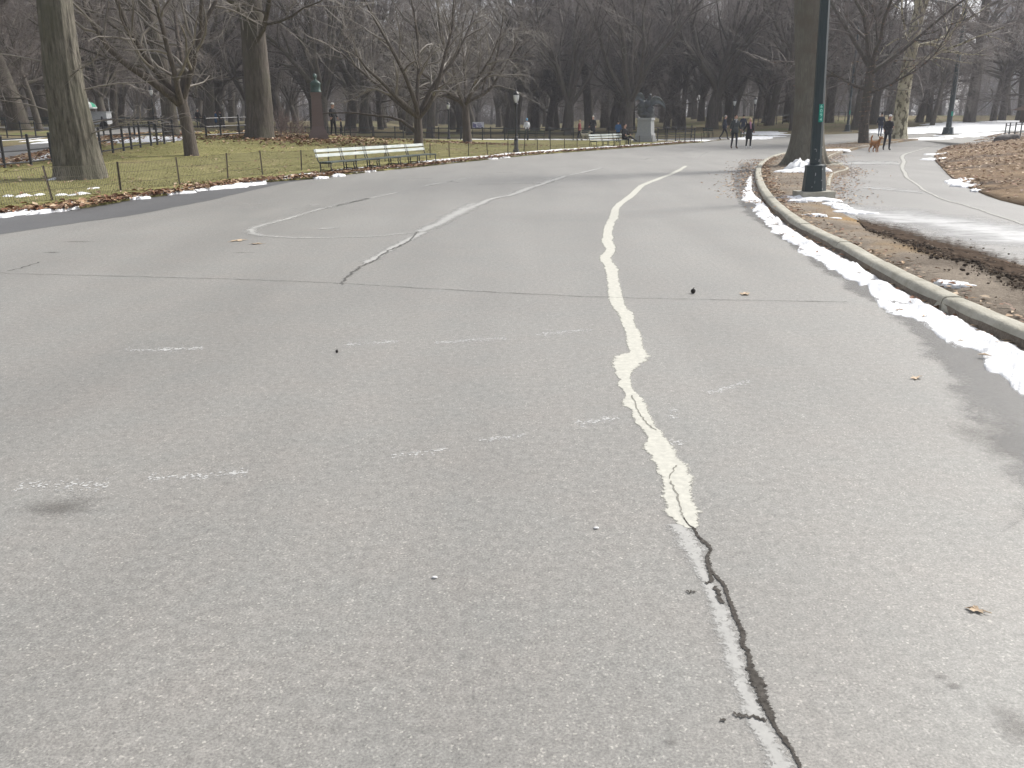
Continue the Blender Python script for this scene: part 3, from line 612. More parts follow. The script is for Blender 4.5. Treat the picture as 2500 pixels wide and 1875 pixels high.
pts = []
for c, rr, cnt in [((634, 340), 2.6, 900), ((720, 338), 2.4, 900), ((1142, 352), 1.9, 500), ((820, 336), 3, 300)]:
    q = gp(*c)
    for _ in range(cnt):
        x, y = q.x+r.gauss(0, rr), q.y+r.gauss(0, rr*.7); pts.append((x, y, H(x, y)+.03))
leaves(mb, pts, 3, (.07, .13))
pts = []
for _ in range(2600):
    y = 14+r.random()*42; x = interp(LEFT_X, y)-r.random()*13
    if region(x, y) == 'lawn' and noise.noise((x*.3, y*.3, 8)) > -.1: pts.append((x, y, H(x, y)+.04))
leaves(mb, pts, 4, (.04, .08), .01, w=(3, 2, 1, 3), tilt=.3)
tag(mb.build('lawn_leaves', LEAF), 'brown fallen leaves heaped along the lawn edges', 'leaves', kind='stuff')
mb = MB(); pts = []
for _ in range(26000):
    x, y = r.uniform(4.2, 24), 6+r.random()**.8*54
    if region(x, y) == 'verge':
        k = noise.noise((x*.6, y*.35, 2))+(.6 if y > 17 else (.2 if y > 14 else -.2))
        if r.random() < k*1.2: pts.append((x, y, H(x, y)+vh(x, y)+.012))
for a, b in zip(KERB, KERB[1:]):
    d = b-a; n = Vector((-d.y, d.x)).normalized()
    if 5 < a.y < 36:
        for _ in range(int(d.length*(30 if a.y < 15 else 90))):
            p = a.lerp(b, r.random()); q = p+n*(abs(r.gauss(0, .14 if a.y < 17 else .42)))
            if noise.noise((p.x*1.3, p.y*1.3, 4)) > -.25: pts.append((q.x, q.y, H(q.x, q.y)))
            q = p-n*(.21+abs(r.gauss(0, .12))); pts.append((q.x, q.y, H(q.x, q.y)+vh(q.x, q.y)+.015))
for a, b in zip(PATH_L, PATH_L[1:]):
    d = b-a; n = Vector((-d.y, d.x)).normalized()
    if 18 < a.y < 45:
        for _ in range(int(d.length*60)):
            p = a.lerp(b, r.random())+n*(abs(r.gauss(0, .35))); pts.append((p.x, p.y, H(p.x, p.y)))
leaves(mb, pts, 5, (.022, .05), .008, w=(5, 3, 3, 4), tilt=.3)
tag(mb.build('verge_leaves', LEAF), 'tan and brown leaves scattered over the soil verge', 'leaves', kind='stuff')
mb = MB(); pts = []
for _ in range(34000):
    y = 9+r.random()**.7*62; x = interp(BANK_X, y)+r.random()**1.4*26
    if noise.noise((x*.4, y*.25, 6)) > -.1+r.uniform(-.35, .35): pts.append((x, y, H(x, y)+.03))
leaves(mb, pts, 6, (.04, .09), .01, w=(4, 2, 3, 5), tilt=.3)
tag(mb.build('bank_leaves', LEAF), 'dead leaves covering the brown slope beyond the path', 'leaves', kind='stuff')
mb = MB()
for _ in range(52000):
    y = 13+r.random()**1.5*45; x = interp(LEFT_X, y)-r.random()*13-.05
    if region(x, y) != 'lawn': continue
    z = H(x, y)+.03; h = r.uniform(.015, .045); a = r.uniform(0, pi); w = r.uniform(.006, .012); lx, ly = r.uniform(-.04, .04), r.uniform(-.04, .04)
    mb.add([(x-cos(a)*w, y-sin(a)*w, z), (x+cos(a)*w, y+sin(a)*w, z), (x+lx, y+ly, z+h)], [(0, 1, 2)], 0 if noise.noise((x*.5, y*.5, 1))+r.uniform(-.6, .6) < .1 else 1)
tag(mb.build('lawn_grass', M['blade']), 'short olive winter grass on the left lawn', 'grass', kind='stuff')
mb = MB(); rc = random.Random(31)
for i in range(2600):
    u, w = rc.random(), rc.gauss(.42, .22); a = Vector((2090+450*u, 532+118*u)); b_ = Vector((2125+435*u, 578+200*u)); q = a.lerp(b_, w); c = gp(q.x, q.y, .05)
    if noise.noise((c.x*2, c.y*2, 5)) < -.3: continue
    sz = .004+.02*rc.random()**4; z = H(c.x, c.y)+vh(c.x, c.y)+.02; m_ = Matrix.Rotation(rc.uniform(0, 6), 3, 'Z')
    mb.ball((c.x, c.y, z+sz*.3), (sz*rc.uniform(.8, 1.6), sz*rc.uniform(.7, 1.2), sz*.7), 5, 4, 0 if rc.random() < .8 else 1, m_)
for i in range(2200):
    y = rc.uniform(6, 26); k_ = [p for p in PATH_L if abs(p.y-y) < 2.2 and p.y < 28]; x = rc.uniform(4, 9.5)
    if not pin(x, y, verge_poly): continue
    sz = .004+.012*rc.random()**3; mb.ball((x, y, H(x, y)+vh(x, y)+.012), (sz*1.3, sz, sz*.7), 5, 4, 1)
mb.v = [(x+.25*.01*noise.noise((x*90, y*90, 1)), y, z+.008*noise.noise((x*70, y*70, z*70))) for x, y, z in mb.v]
tag(mb.build('soil_clods', [M['clod'], M['clod_dry']]), 'dark crumbs of churned mud along the verge', 'mud', kind='stuff')
def one_leaf(px, py, s, seed, label, mat='leaf_pale'):
    c = gp(px, py); r = random.Random(seed); mb = MB(); n = 14; vs = [(0, 0, .004)]
    for j in range(n):
        a = 2*pi*j/n; e = s*(.75+.35*cos(5*a+seed)); vs.append((e*cos(a)*1.25, e*sin(a)*.8, .012*r.random()))
    mb.add(vs, [(0, 1+j, 1+(j+1) % n) for j in range(n)]); mb.tube([(-s*.8, 0, .005), (-s*1.7, s*.2, .006)], .0018, 4)
    o = mb.build('fallen_leaf', M[mat], None, False, c+Vector((0, 0, .003))); o.rotation_euler = (0, 0, r.uniform(0, 6)); tag(o, label, 'leaf', 'leaves lying on the asphalt')
one_leaf(*dsp((2107, 1320)), .028, 1, 'pale curled leaf on the near asphalt at far right')
one_leaf(*dsp((1609, 636)), .07, 2, 'pale lobed leaf on the road beside the dark nut')
one_leaf(*dsp((1978, 818)), .04, 3, 'small pale leaf on the road below the snow ridge')
one_leaf(*z1((1430, 338)), .13, 4, 'larger tan leaf on the road left of the painted arc')
one_leaf(*z1((1535, 359)), .08, 5, 'smaller tan leaf just below the larger one by the arc')
one_leaf(*dsp((2165, 795)), .06, 6, 'pale leaf at the foot of the snow ridge, far right')
for c, s, lab in [(dsp((1497, 634)), .024, 'round dark nut lying on the road right of the cream crack'), (dsp((728, 762)), .011, 'tiny dark nut on the road left of the cream crack')]:
    q = gp(*c); b = MB(); b.ball((0, 0, s), (s, s*.95, s), 10, 7); b.tube([(0, 0, s*1.9), (s*.3, 0, s*2.5)], s*.15, 5)
    tag(b.build('fallen_nut', M['nut'], None, True, q), lab, 'nut')
q = gp(*dsp((939, 1249))); b = MB(); b.ball((0, 0, .004), (.011, .007, .004), 10, 6); tag(b.build('pebble', M['cloth_white'], None, True, q), 'small white pebble on the near asphalt', 'pebble')
q = gp(*dsp((1288, 1142))); b = MB(); b.ball((0, 0, .004), (.012, .008, .004), 10, 6); tag(b.build('pebble', M['cloth_white'], None, True, q), 'small white pebble left of the crack filler end', 'pebble')

# ------------------------------------------------------------------ trees
def tubes_np(groups):
    """many tapered tubes at once: {(points, sides): [(pts, radii), ...]} -> vertex array, quads"""
    V, F = [], []; off = 0
    for (k, n), items in groups.items():
        P = np.array([i[0] for i in items], dtype=np.float64); Rr = np.array([i[1] for i in items], dtype=np.float64)
        T = np.empty_like(P); T[:, 1:-1] = P[:, 2:]-P[:, :-2]; T[:, 0] = P[:, 1]-P[:, 0]; T[:, -1] = P[:, -1]-P[:, -2]
        T /= np.linalg.norm(T, axis=2, keepdims=True)+1e-9
        ref = np.where(np.abs(T[:, :1, 2:3]) > .8, np.array([1., 0, 0]), np.array([0, 0, 1.]))
        ref = np.repeat(ref, k, axis=1)
        A = ref-T*(ref*T).sum(2, keepdims=True); A /= np.linalg.norm(A, axis=2, keepdims=True)+1e-9
        B = np.cross(T, A); ang = np.arange(n)*2*pi/n
        ring = P[:, :, None, :]+Rr[:, :, None, None]*(A[:, :, None, :]*np.cos(ang)[None, None, :, None]+B[:, :, None, :]*np.sin(ang)[None, None, :, None])
        V.append(ring.reshape(-1, 3)); nb = len(items)
        i, j = np.meshgrid(np.arange(k-1), np.arange(n), indexing='ij')
        q = np.stack([i*n+j, i*n+(j+1) % n, (i+1)*n+(j+1) % n, (i+1)*n+j], -1).reshape(-1, 4)
        F.append((q[None]+(np.arange(nb)*k*n)[:, None, None]+off).reshape(-1, 4)); off += nb*k*n
    return np.concatenate(V), np.concatenate(F)
def np_mesh(name, V, F, mat, smooth=True):
    me = bpy.data.meshes.new(name); me.vertices.add(len(V)); me.vertices.foreach_set('co', V.astype(np.float32).ravel())
    me.loops.add(F.size); me.loops.foreach_set('vertex_index', F.astype(np.int32).ravel())
    me.polygons.add(len(F)); me.polygons.foreach_set('loop_start', np.arange(0, F.size, 4, dtype=np.int32)); me.polygons.foreach_set('loop_total', np.full(len(F), 4, dtype=np.int32))
    me.materials.append(mat); me.update(calc_edges=True)
    if smooth: me.polygons.foreach_set('use_smooth', [True]*len(F))
    return me
def grow(r, p, d, length, k, up, wander):
    pts = [tuple(p)]; p = Vector(p); d = Vector(d).normalized(); st = length/(k-1)
    for _ in range(k-1):
        p = p+d*st; pts.append(tuple(p))
        d = (d+Vector((r.gauss(0, wander), r.gauss(0, wander), r.gauss(0, wander)+up))).normalized()
    return pts, d
def pick(pts, t):
    s = t*(len(pts)-1); i = min(int(s), len(pts)-2); a, b = Vector(pts[i]), Vector(pts[i+1]); return a.lerp(b, s-i), (b-a).normalized()
def side_dir(r, d, ang, az=None):
    o = d.orthogonal().normalized(); o = Matrix.Rotation(r.uniform(0, 2*pi) if az is None else az, 3, d) @ o
    return (d*cos(ang)+o*sin(ang)).normalized()
def trunk_loft(path, rad, n=22, flare=.42, fh=.8, lobes=5, seed=0, ridge=.03, k=26):
    """trunk as a tall lofted skin with root flare, flutes and bark ridges"""
    vs = []; L = len(path)
    for i in range(k):
        t = (i/(k-1))**1.35; p, _ = pick(path, t); s = t*(L-1); j = min(int(s), L-2); r0 = rad[j]+(rad[j+1]-rad[j])*(s-j); z = p.z-path[0][2]
        fl = flare*math.exp(-z/fh*2.2)
        for q in range(n):
            a = 2*pi*q/n
            e = 1+fl*(.55+.75*max(0, cos(lobes*a+seed))+.3*noise.noise((cos(a)*2, sin(a)*2, seed)))+ridge*noise.noise((cos(a)*3.5, sin(a)*3.5, z*.5+seed))+ridge*.8*noise.noise((cos(a)*8, sin(a)*8, z*.8+seed))
            vs.append((p.x+r0*e*cos(a), p.y+r0*e*sin(a), p.z))
    fs = [(i*n+j, i*n+(j+1) % n, (i+1)*n+(j+1) % n, (i+1)*n+j) for i in range(k-1) for j in range(n)]
    return np.array(vs), np.array(fs)
SPEC = dict(
    elm=dict(th=3.3, r=.5, nl=7, la=(14, 42), ll=(11, 15), lup=.03, lr=.56, l2=9, a2=(22, 48), len2=(3.4, 5.6), up2=.06, l3=7, len3=(1.5, 2.8), up3=.0, l4=6, len4=(.7, 1.5), up4=-.03, tr=.011),
    tall=dict(th=9, r=.5, nl=6, la=(14, 40), ll=(8, 12), lup=.05, lr=.45, l2=9, a2=(30, 55), len2=(3, 5), up2=.03, l3=7, len3=(1.4, 2.6), up3=-.02, l4=6, len4=(.7, 1.4), up4=-.06, tr=.011, low=4),
    wide=dict(th=5.0, r=.5, nl=7, la=(18, 55), ll=(8, 12), lup=.04, lr=.45, l2=9, a2=(30, 58), len2=(3, 5), up2=.01, l3=7, len3=(1.6, 2.8), up3=-.04, l4=6, len4=(.8, 1.6), up4=-.08, tr=.011, low=3),
    small=dict(th=1.9, r=.23, nl=7, la=(22, 66), ll=(4.2, 6.4), lup=.05, lr=.6, l2=8, a2=(30, 65), len2=(1.6, 3.0), up2=0, l3=5, len3=(.8, 1.6), up3=-.03, l4=4, len4=(.35, .8), up4=-.05, tr=.006),
    droop=dict(th=2.5, r=.25, nl=8, la=(32, 80), ll=(4.5, 6.8), lup=.07, lr=.5, l2=10, a2=(25, 55), len2=(2, 3.6), up2=-.08, l3=7, len3=(1.1, 2.1), up3=-.1, l4=5, len4=(.5, 1.0), up4=-.12, tr=.006),
    oak=dict(th=4.6, r=.3, nl=7, la=(30, 84), ll=(6, 10), lup=.02, lr=.5, l2=9, a2=(30, 60), len2=(2.2, 4), up2=.02, l3=6, len3=(1, 2), up3=0, l4=4, len4=(.5, 1.0), up4=0, tr=.008, low=3))
def make_tree(kind, seed, barkm, twigm, th=None):
    S = SPEC[kind]; r = random.Random(seed); th = th or S['th']; r0 = S['r']
    limbs, crown = {}, {}
    def put(dst, pts, ra, rb, n): dst.setdefault((len(pts), n), []).append((pts, [ra+(rb-ra)*(i/(len(pts)-1))**.8 for i in range(len(pts))]))
    path = [(0, 0, -.25), (0, 0, 0)]; p = Vector((0, 0, 0)); d = Vector((r.gauss(0, .06), r.gauss(0, .06), 1))
    for i in range(6):
        p = p+d.normalized()*th/6; path.append(tuple(p)); d += Vector((r.gauss(0, .05), r.gauss(0, .05), 0))
    rad = [r0*1.05, r0]+[r0*(1-.04*i) for i in range(1, 7)]
    TV, TF = trunk_loft(path, rad, seed=seed, lobes=r.choice((4, 5, 6)))
    starts = []
    for i in range(S['nl']):
        az = 2*pi*(i+r.uniform(-.3, .3))/S['nl']; a = R(r.uniform(*S['la'])) if i else R(8)
        b = Vector(path[-1])-Vector((0, 0, r.uniform(0, .12)*th+.1)); starts.append((b, Vector((sin(a)*cos(az), sin(a)*sin(az), cos(a))), r.uniform(*S['ll']), r0*S['lr']*r.uniform(.8, 1.15)))
    for i in range(S.get('low', 0)):
        b, _ = pick(path, r.uniform(.5, .92)); az = r.uniform(0, 2*pi); a = R(r.uniform(62, 92)); starts.append((b, Vector((sin(a)*cos(az), sin(a)*sin(az), cos(a))), r.uniform(*S['ll'])*.7, r0*.24))
    for b, d, L, lr in starts:
        lp, _ = grow(r, b, d, L, 9, S['lup'] if d.z > .5 else S['lup']*1.3, .13); put(limbs, lp, lr, .035, 8)
        for _ in range(S['l2']):
            t = .16+.84*r.random(); q, e = pick(lp, t); L2 = r.uniform(*S['len2'])*(1.15-.5*t)
            p2, _ = grow(r, q, side_dir(r, e, R(r.uniform(*S['a2']))), L2, 6, S['up2'], .17); put(limbs if L2 > 3.2 else crown, p2, max(.022, lr*(1-t)*.5+.02), .012, 5)
            for _ in range(S['l3']):
                t3 = .15+.85*r.random(); q3, e3 = pick(p2, t3); p3, _ = grow(r, q3, side_dir(r, e3, R(r.uniform(25, 60))), r.uniform(*S['len3'])*(1.1-.4*t3), 5, S['up3'], .13); put(crown, p3, S['tr']*1.7, S['tr']*.7, 3)
                for _ in range(S['l4']):
                    q4, e4 = pick(p3, .1+.9*r.random()); p4, _ = grow(r, q4, side_dir(r, e4, R(r.uniform(20, 60))), r.uniform(*S['len4']), 4, S['up4'], .16); put(crown, p4, S['tr'], S['tr']*.5, 3)
    LV, LF = tubes_np(limbs); tv = np.concatenate([TV, LV]); tf = np.concatenate([TF, LF+len(TV)])
    CV, CF = tubes_np(crown)
    return np_mesh('trunk', tv, tf, M[barkm]), np_mesh('crown', CV, CF, M[twigm], False), r0
PROTO = {}
def proto(kind, seed, barkm='bark_elm', twigm='twig', th=None):
    k = (kind, seed, barkm, twigm, th)
    if k not in PROTO: PROTO[k] = make_tree(*k)
    return PROTO[k]
def tree(name, label, loc, pr, scale, rz, group=None, lean=(0, 0), zs=1.0):
    t = thing(name, label, 'tree', loc, rz, group); t.scale = (scale, scale, scale*zs); t.rotation_euler = (lean[0], lean[1], rz)
    link('trunk', pr[0], t); link('crown', pr[1], t); return t
def width_scale(px_w, loc, pr): return .95*px_w/2/2190*loc.length/pr[2]
TREES = []
def T(name, label, px, py, w, kind, seed, rz=0, barkm='bark_elm', twigm='twig', group=None, lean=(0, 0), th=None, zs=1.0, smax=1.9):
    loc = gp(px, py); pr = proto(kind, seed, barkm, twigm, th); s = min(smax, max(.45, width_scale(w, loc, pr)))
    TREES.append(loc); return tree(name, label, loc-Vector((0, 0, .05)), pr, s, rz, group, lean, zs)
# two big near trunks, lofted on their own with deep furrows
def near_tree(label, base, path, rad, barkm, ridge, flare, fh, lobes, seed, twigm, crown_kind):
    t = thing('old_tree', label, 'tree', base)
    V, F = trunk_loft(path, rad, 96, flare, fh, lobes, seed, ridge, 110)
    S = SPEC['elm']; r = random.Random(seed); L, C = {}, {}
    def put(dst, pts, ra, rb, n): dst.setdefault((len(pts), n), []).append((pts, [ra+(rb-ra)*(i/(len(pts)-1))**.8 for i in range(len(pts))]))
    top = Vector(path[-1])
    for i in range(6):
        az = i*pi/3+r.uniform(-.3, .3); a = R(r.uniform(12, 50)); lp, _ = grow(r, top-Vector((0, 0, .3+i*.25)), (sin(a)*cos(az), sin(a)*sin(az), cos(a)), r.uniform(6, 9), 8, .04, .1); put(L, lp, rad[-1]*.5, .04, 8)
        for _ in range(7):
            q, e = pick(lp, r.uniform(.2, 1)); p2, _ = grow(r, q, side_dir(r, e, R(r.uniform(30, 60))), r.uniform(2, 4), 6, 0, .12); put(C, p2, .04, .012, 5)
            for _ in range(5):
                q, e = pick(p2, r.uniform(.2, 1)); p3, _ = grow(r, q, side_dir(r, e, R(r.uniform(25, 60))), r.uniform(.8, 1.8), 5, -.03, .13); put(C, p3, .013, .006, 3)
                for _ in range(3):
                    q, e = pick(p3, r.uniform(.1, 1)); p4, _ = grow(r, q, side_dir(r, e, R(r.uniform(25, 60))), r.uniform(.4, .9), 4, -.03, .15); put(C, p4, .008, .004, 3)
    for hgt, az, ln in crown_kind:
        q, _ = pick(path, hgt); j = min(int(hgt*(len(path)-1)), len(path)-2); o = Vector((cos(az), sin(az), .25))
        p2, _ = grow(r, q+o*rad[j]*.7, o, ln, 8, .02, .13); put(C, p2, .022, .006, 5)
        for _ in range(9):
            q, e = pick(p2, r.uniform(.15, 1)); p3, _ = grow(r, q, side_dir(r, e, R(r.uniform(25, 65))), r.uniform(.4, 1.1), 5, .01, .16); put(C, p3, .009, .004, 3)
            for _ in range(2):
                q, e = pick(p3, r.uniform(.2, 1)); p4, _ = grow(r, q, side_dir(r, e, R(r.uniform(25, 65))), r.uniform(.2, .5), 4, .01, .16); put(C, p4, .006, .003, 3)
    LV, LF = tubes_np(L); V2_, F2_ = np.concatenate([V, LV]), np.concatenate([F, LF+len(V)])
    link('trunk', np_mesh('trunk', V2_, F2_, M[barkm]), t); CV, CF = tubes_np(C); link('crown', np_mesh('crown', CV, CF, M[twigm], False), t)
    TREES.append(Vector(base)); return t
lb = gp(198, 438)
near_tree('thick furrowed trunk standing on the lawn behind the wire fence, lit on its right side', lb, [(0, 0, -.2), (0, 0, .3), (-.03, 0, 1.2), (-.08, 0, 2.2), (-.06, 0, 3.4), (-.02, 0, 4.6), (.05, .1, 6.5), (.1, .2, 8.5)], [.58, .57, .53, .47, .42, .4, .37, .33], 'bark_left', .1, .5, .75, 4, 1.2, 'twig_near', [(.34, 2.9, 2.6), (.3, .2, 2.8), (.42, .3, 3.2), (.5, 3.3, 3), (.26, -.2, 2.4), (.46, -.7, 2.4)])
rb = gp(1966, 404, .1)
near_tree('massive smooth trunk on the verge behind the near green lamp post', rb+Vector((0, 0, .1)), [(0, 0, -.2), (0, 0, .3), (-.02, 0, 1.2), (-.08, 0, 2.4), (-.2, 0, 3.6), (-.36, 0, 5), (-.5, .1, 7), (-.6, .2, 9)], [.54, .53, .5, .485, .475, .47, .43, .38], 'bark_right', .03, .85, .95, 6, .4, 'twig', [(.52, 2.2, 2.2)])
T('young_tree', 'small multi-stemmed tree with pale arching twigs alone on the lawn', 469, 382, 33, 'small', 11, .6, 'bark_brown', 'twig_near')
T('young_tree', 'small tree on the lawn with one long low branch reaching left', 1022, 359, 24, 'small', 12, 2.0, 'bark_brown', 'twig_near', th=1.7, smax=1.3)
b13 = gp(1022, 359)
T('young_tree', 'small tree with a wide drooping crown left of the black lantern', 1142, 351, 22, 'droop', 13, 1.1, 'bark_brown', 'twig_near', smax=1.6)
T('elm_tree', 'huge dark trunk with flaring roots on the lawn mound', 634, 340, 66, 'tall', 14, .2, 'bark_elm', 'twig_near', th=6.5, smax=1.6)
T('elm_tree', 'vase-shaped elm with many ascending limbs behind the walking couple', 1737, 316, 31, 'elm', 15, .3)
T('oak_tree', 'dark slender oak with level limbs on the kerbed island', 2108, 354, 24, 'oak', 16, 3.0, 'bark_elm', 'twig', zs=1.05, lean=(0, R(9)))
T('plane_tree', 'pale mottled plane tree trunk on the island tip', 2195, 340, 33, 'tall', 17, .5, 'bark_plane', 'twig', th=9)
T('elm_tree', 'tall straight trunk rising behind the white-haired walker', 1438, 321, 24, 'tall', 18, .9)
T('elm_tree', 'very wide dark trunk directly behind the black lantern', 1248, 325, 40, 'wide', 19, 2.2, th=6)
far_list = [(50, 318, 44, 'wide', 19, 'broad trunk at the far left beyond the iron fence'), (98, 320, 11, 'tall', 18, 'thin trunk just left of the big furrowed trunk'), (257, 314, 22, 'elm', 20, 'left trunk of the close pair right of the vendor umbrella'), (279, 312, 18, 'tall', 21, 'right trunk of the close pair right of the vendor umbrella'),
            (420, 334, 36, 'tall', 18, 'dark trunk behind the iron fence left of the small multi-stemmed tree'), (507, 312, 30, 'wide', 19, 'dark trunk between the small tree and the huge mound trunk'), (690, 316, 28, 'elm', 20, 'trunk just left of the red granite pedestal'), (856, 322, 30, 'elm', 22, 'forked trunk just right of the red granite pedestal'),
            (903, 320, 18, 'tall', 21, 'slanting trunk right of the forked trunk beyond the pedestal'), (930, 319, 16, 'tall', 18, 'slim trunk left of the low-branched young tree'), (984, 318, 16, 'elm', 20, 'slim trunk seen just left of the low-branched young tree crown'), (1050, 336, 22, 'tall', 21, 'dark trunk just right of the low-branched young tree'),
            (1306, 322, 24, 'elm', 22, 'trunk behind the person in the light blue hood'), (1342, 321, 22, 'wide', 19, 'trunk half way between the lantern and the tall straight trunk'), (1378, 321, 17, 'tall', 21, 'dark narrow trunk left of the walker in red'), (1493, 319, 25, 'elm', 20, 'leaning trunk behind the seated person'),
            (1540, 318, 22, 'wide', 23, 'trunk directly left of the statue pedestal'), (1577, 316, 24, 'elm', 22, 'trunk rising right behind the bronze statue'), (1627, 316, 18, 'elm', 20, 'double-stemmed trunk just right of the statue'), (1651, 315, 22, 'tall', 21, 'trunk half way from statue to the vase-shaped elm'), (1668, 315, 14, 'tall', 18, 'thin trunk left of the vase-shaped elm'),
            (1775, 306, 22, 'elm', 22, 'trunk just right of the vase-shaped elm'), (1868, 300, 18, 'elm', 20, 'trunk on the rise beyond the blond walker'), (1922, 299, 20, 'tall', 21, 'trunk half hidden by the massive near trunk'), (2024, 300, 22, 'tall', 18, 'grey trunk right of the near green lamp post'), (2090, 317, 27, 'tall', 21, 'grey trunk left of the slender oak'),
            (2243, 299, 17, 'wide', 23, 'dark trunk right of the mottled plane tree'), (2268, 298, 14, 'tall', 18, 'thin dark trunk between plane tree and second lamp post'), (2366, 301, 30, 'oak', 26, 'broad olive trunk right of the second green lamp post'), (2424, 296, 14, 'oak', 26, 'left trunk of the dark pair above the snow slope'), (2445, 296, 16, 'oak', 26, 'right trunk of the dark pair above the snow slope'), (2488, 294, 16, 'oak', 26, 'trunk at the far right edge beyond the snow slope'), (2275, 308, 7, 'tall', 21, 'thin young trunk on the brown ground below the lamp sign')]
for i, (px, py, w, kd, sd_, lab) in enumerate(far_list):
    T('elm_tree', lab, px, py, w, kd, sd_, i*1.7, group='elms of the park avenue', lean=(random.Random(i).uniform(-.05, .05), random.Random(i+9).uniform(-.05, .05)))
r = random.Random(77); fill = 0; tries = 0
kinds = [('elm', 20), ('elm', 22), ('elm', 24), ('wide', 23), ('elm', 25), ('tall', 18)]
while fill < 240 and tries < 30000:
    tries += 1
    y = 62+r.random()**1.15*185; x = r.uniform(-.72, .7)*y
    if y < 78 and not (x < -36 or x > 60): continue
    if region(x, y) in ('road', 'lawn', 'left_path', 'right_path', 'verge', 'bank'): continue
    if -30 < x < 30 and y < 80: continue
    if any((t.x-x)**2+(t.y-y)**2 < (5.0 if y > 100 else 4.6)**2 for t in TREES): continue
    if x > 38 and y < 112: continue
    if .49 < x/y < .61 and y > 118: continue
    if x/y > .36 and y > 125 and r.random() < .45: continue
    kd, sd_ = kinds[fill % 6]; loc = G(x, y, -.05); TREES.append(loc)
    far_ = y > 130
    tree('elm_tree', 'bare elm deep in the grove behind the paths' if not far_ else 'bare elm in the distant back rows of the grove', loc, proto(kd, sd_), r.uniform(.72, 1.15), r.uniform(0, 6.28), 'elms deep in the grove' if not far_ else 'elms in the distant back rows', (r.uniform(-.06, .06), r.uniform(-.06, .06))); fill += 1
# long low branch of the young tree
br = MB(); rr = random.Random(4); pts = [(0, 0, .62), (-.35, 0, .95), (-.75, -.05, 1.25), (-1.3, -.1, 1.42), (-2.1, -.1, 1.5), (-3.1, -.1, 1.62), (-4.2, -.15, 1.6), (-5.2, -.2, 1.45)]
br.tube(pts, [.1, .085, .07, .06, .05, .04, .03, .015], 7)
for i in range(26):
    q, e = pick(pts, rr.uniform(.35, 1)); p3, _ = grow(rr, q, side_dir(rr, e, R(rr.uniform(30, 70))), rr.uniform(.4, 1.2), 5, .02, .15); br.tube(p3, [.012, .01, .008, .006, .004], 3)
yt = [o for o in bpy.data.objects if o.get('label', '').startswith('small tree on the lawn with one long')][0]
o = br.build('low_branch', M['bark_brown'], yt, True); o.matrix_parent_inverse = (Matrix.Translation(yt.location) @ Matrix.Rotation(yt.rotation_euler.z, 4, 'Z') @ Matrix.Diagonal((yt.scale.x, yt.scale.y, yt.scale.z, 1))).inverted() @ Matrix.Translation(yt.location)
# dead leaves still hanging in the oak
ok = [o for o in bpy.data.objects if o.get('label', '').startswith('dark slender oak')][0]
mb = MB(); cr = ok.children[1].data; n = len(cr.vertices)
pts = [tuple(cr.vertices[rr.randrange(n)].co) for _ in range(1600)]; leaves(mb, [p for p in pts if p[2] < 7.5], 9, (.05, .09), -.05); lv = mb.build('dead_leaves', LEAF, ok); lv['kind'] = 'stuff'
# reddish bushes by the mound tree
def bush(label, px, py, h, cnt, seed, mat, group=None):
    r = random.Random(seed); loc = gp(px, py); t = thing('bare_shrub', label, 'shrub', loc, 0, group); C = {}
    for i in range(cnt):
        a = r.uniform(0, 2*pi); e = r.uniform(.1, .6); p1, _ = grow(r, (r.gauss(0, .25), r.gauss(0, .25), -.05), (cos(a)*e, sin(a)*e, 1), h*r.uniform(.6, 1.1), 7, -.02, .1); C.setdefault((7, 4), []).append((p1, [.012*(1-.12*k) for k in range(7)]))
        for _ in range(9):
            q, d = pick(p1, r.uniform(.25, 1)); p2, _ = grow(r, q, side_dir(r, d, R(r.uniform(20, 60))), h*r.uniform(.15, .4), 5, -.02, .15); C.setdefault((5, 3), []).append((p2, [.007, .006, .005, .004, .003]))
    V, F = tubes_np(C); link('stems', np_mesh('stems', V, F, M[mat], False), t)
bush('reddish bare shrub beside the flaring roots of the mound tree', 690, 337, 1.4, 26, 1, 'twig_red')
bush('low reddish shrub left of the red granite pedestal', 725, 336, 1.0, 22, 2, 'twig_red')
bush('low reddish shrub right of the red granite pedestal', 860, 335, .9, 20, 3, 'twig_red')
# the wood beyond the last rows: one mass of trunks and twigs
def far_wood():
    r = random.Random(55); C = {}
    for i in range(420):
        a = r.uniform(-.75, .72); y = r.uniform(250, 285); x = a*y; z = H(x, y)-.3; h = r.uniform(15, 22); 
        C.setdefault((4, 5), []).append(([(x, y, z), (x+r.gauss(0, .4), y, z+h*.3), (x+r.gauss(0, .8), y, z+h*.6), (x+r.gauss(0, 1.4), y, z+h)], [.5, .4, .25, .05]))
        for _ in range(100):
            zz = z+.2+h*r.random()**1.7; w = 6*(1-.3*zz/h); q = (x+r.gauss(0, w*.5), y+r.gauss(0, w*.4), zz)
            p, _ = grow(r, q, (r.gauss(0, 1), r.gauss(0, .4), r.gauss(.3, .8)), r.uniform(2, 5), 3, 0, .25); C.setdefault((3, 3), []).append((p, [.08, .06, .02]))
    V, F = tubes_np(C); tag(link('distant_wood', np_mesh('distant_wood', V, F, M['twig'], False)), 'far-off bare wood closing the view behind the grove', 'wood', kind='stuff')
far_wood()

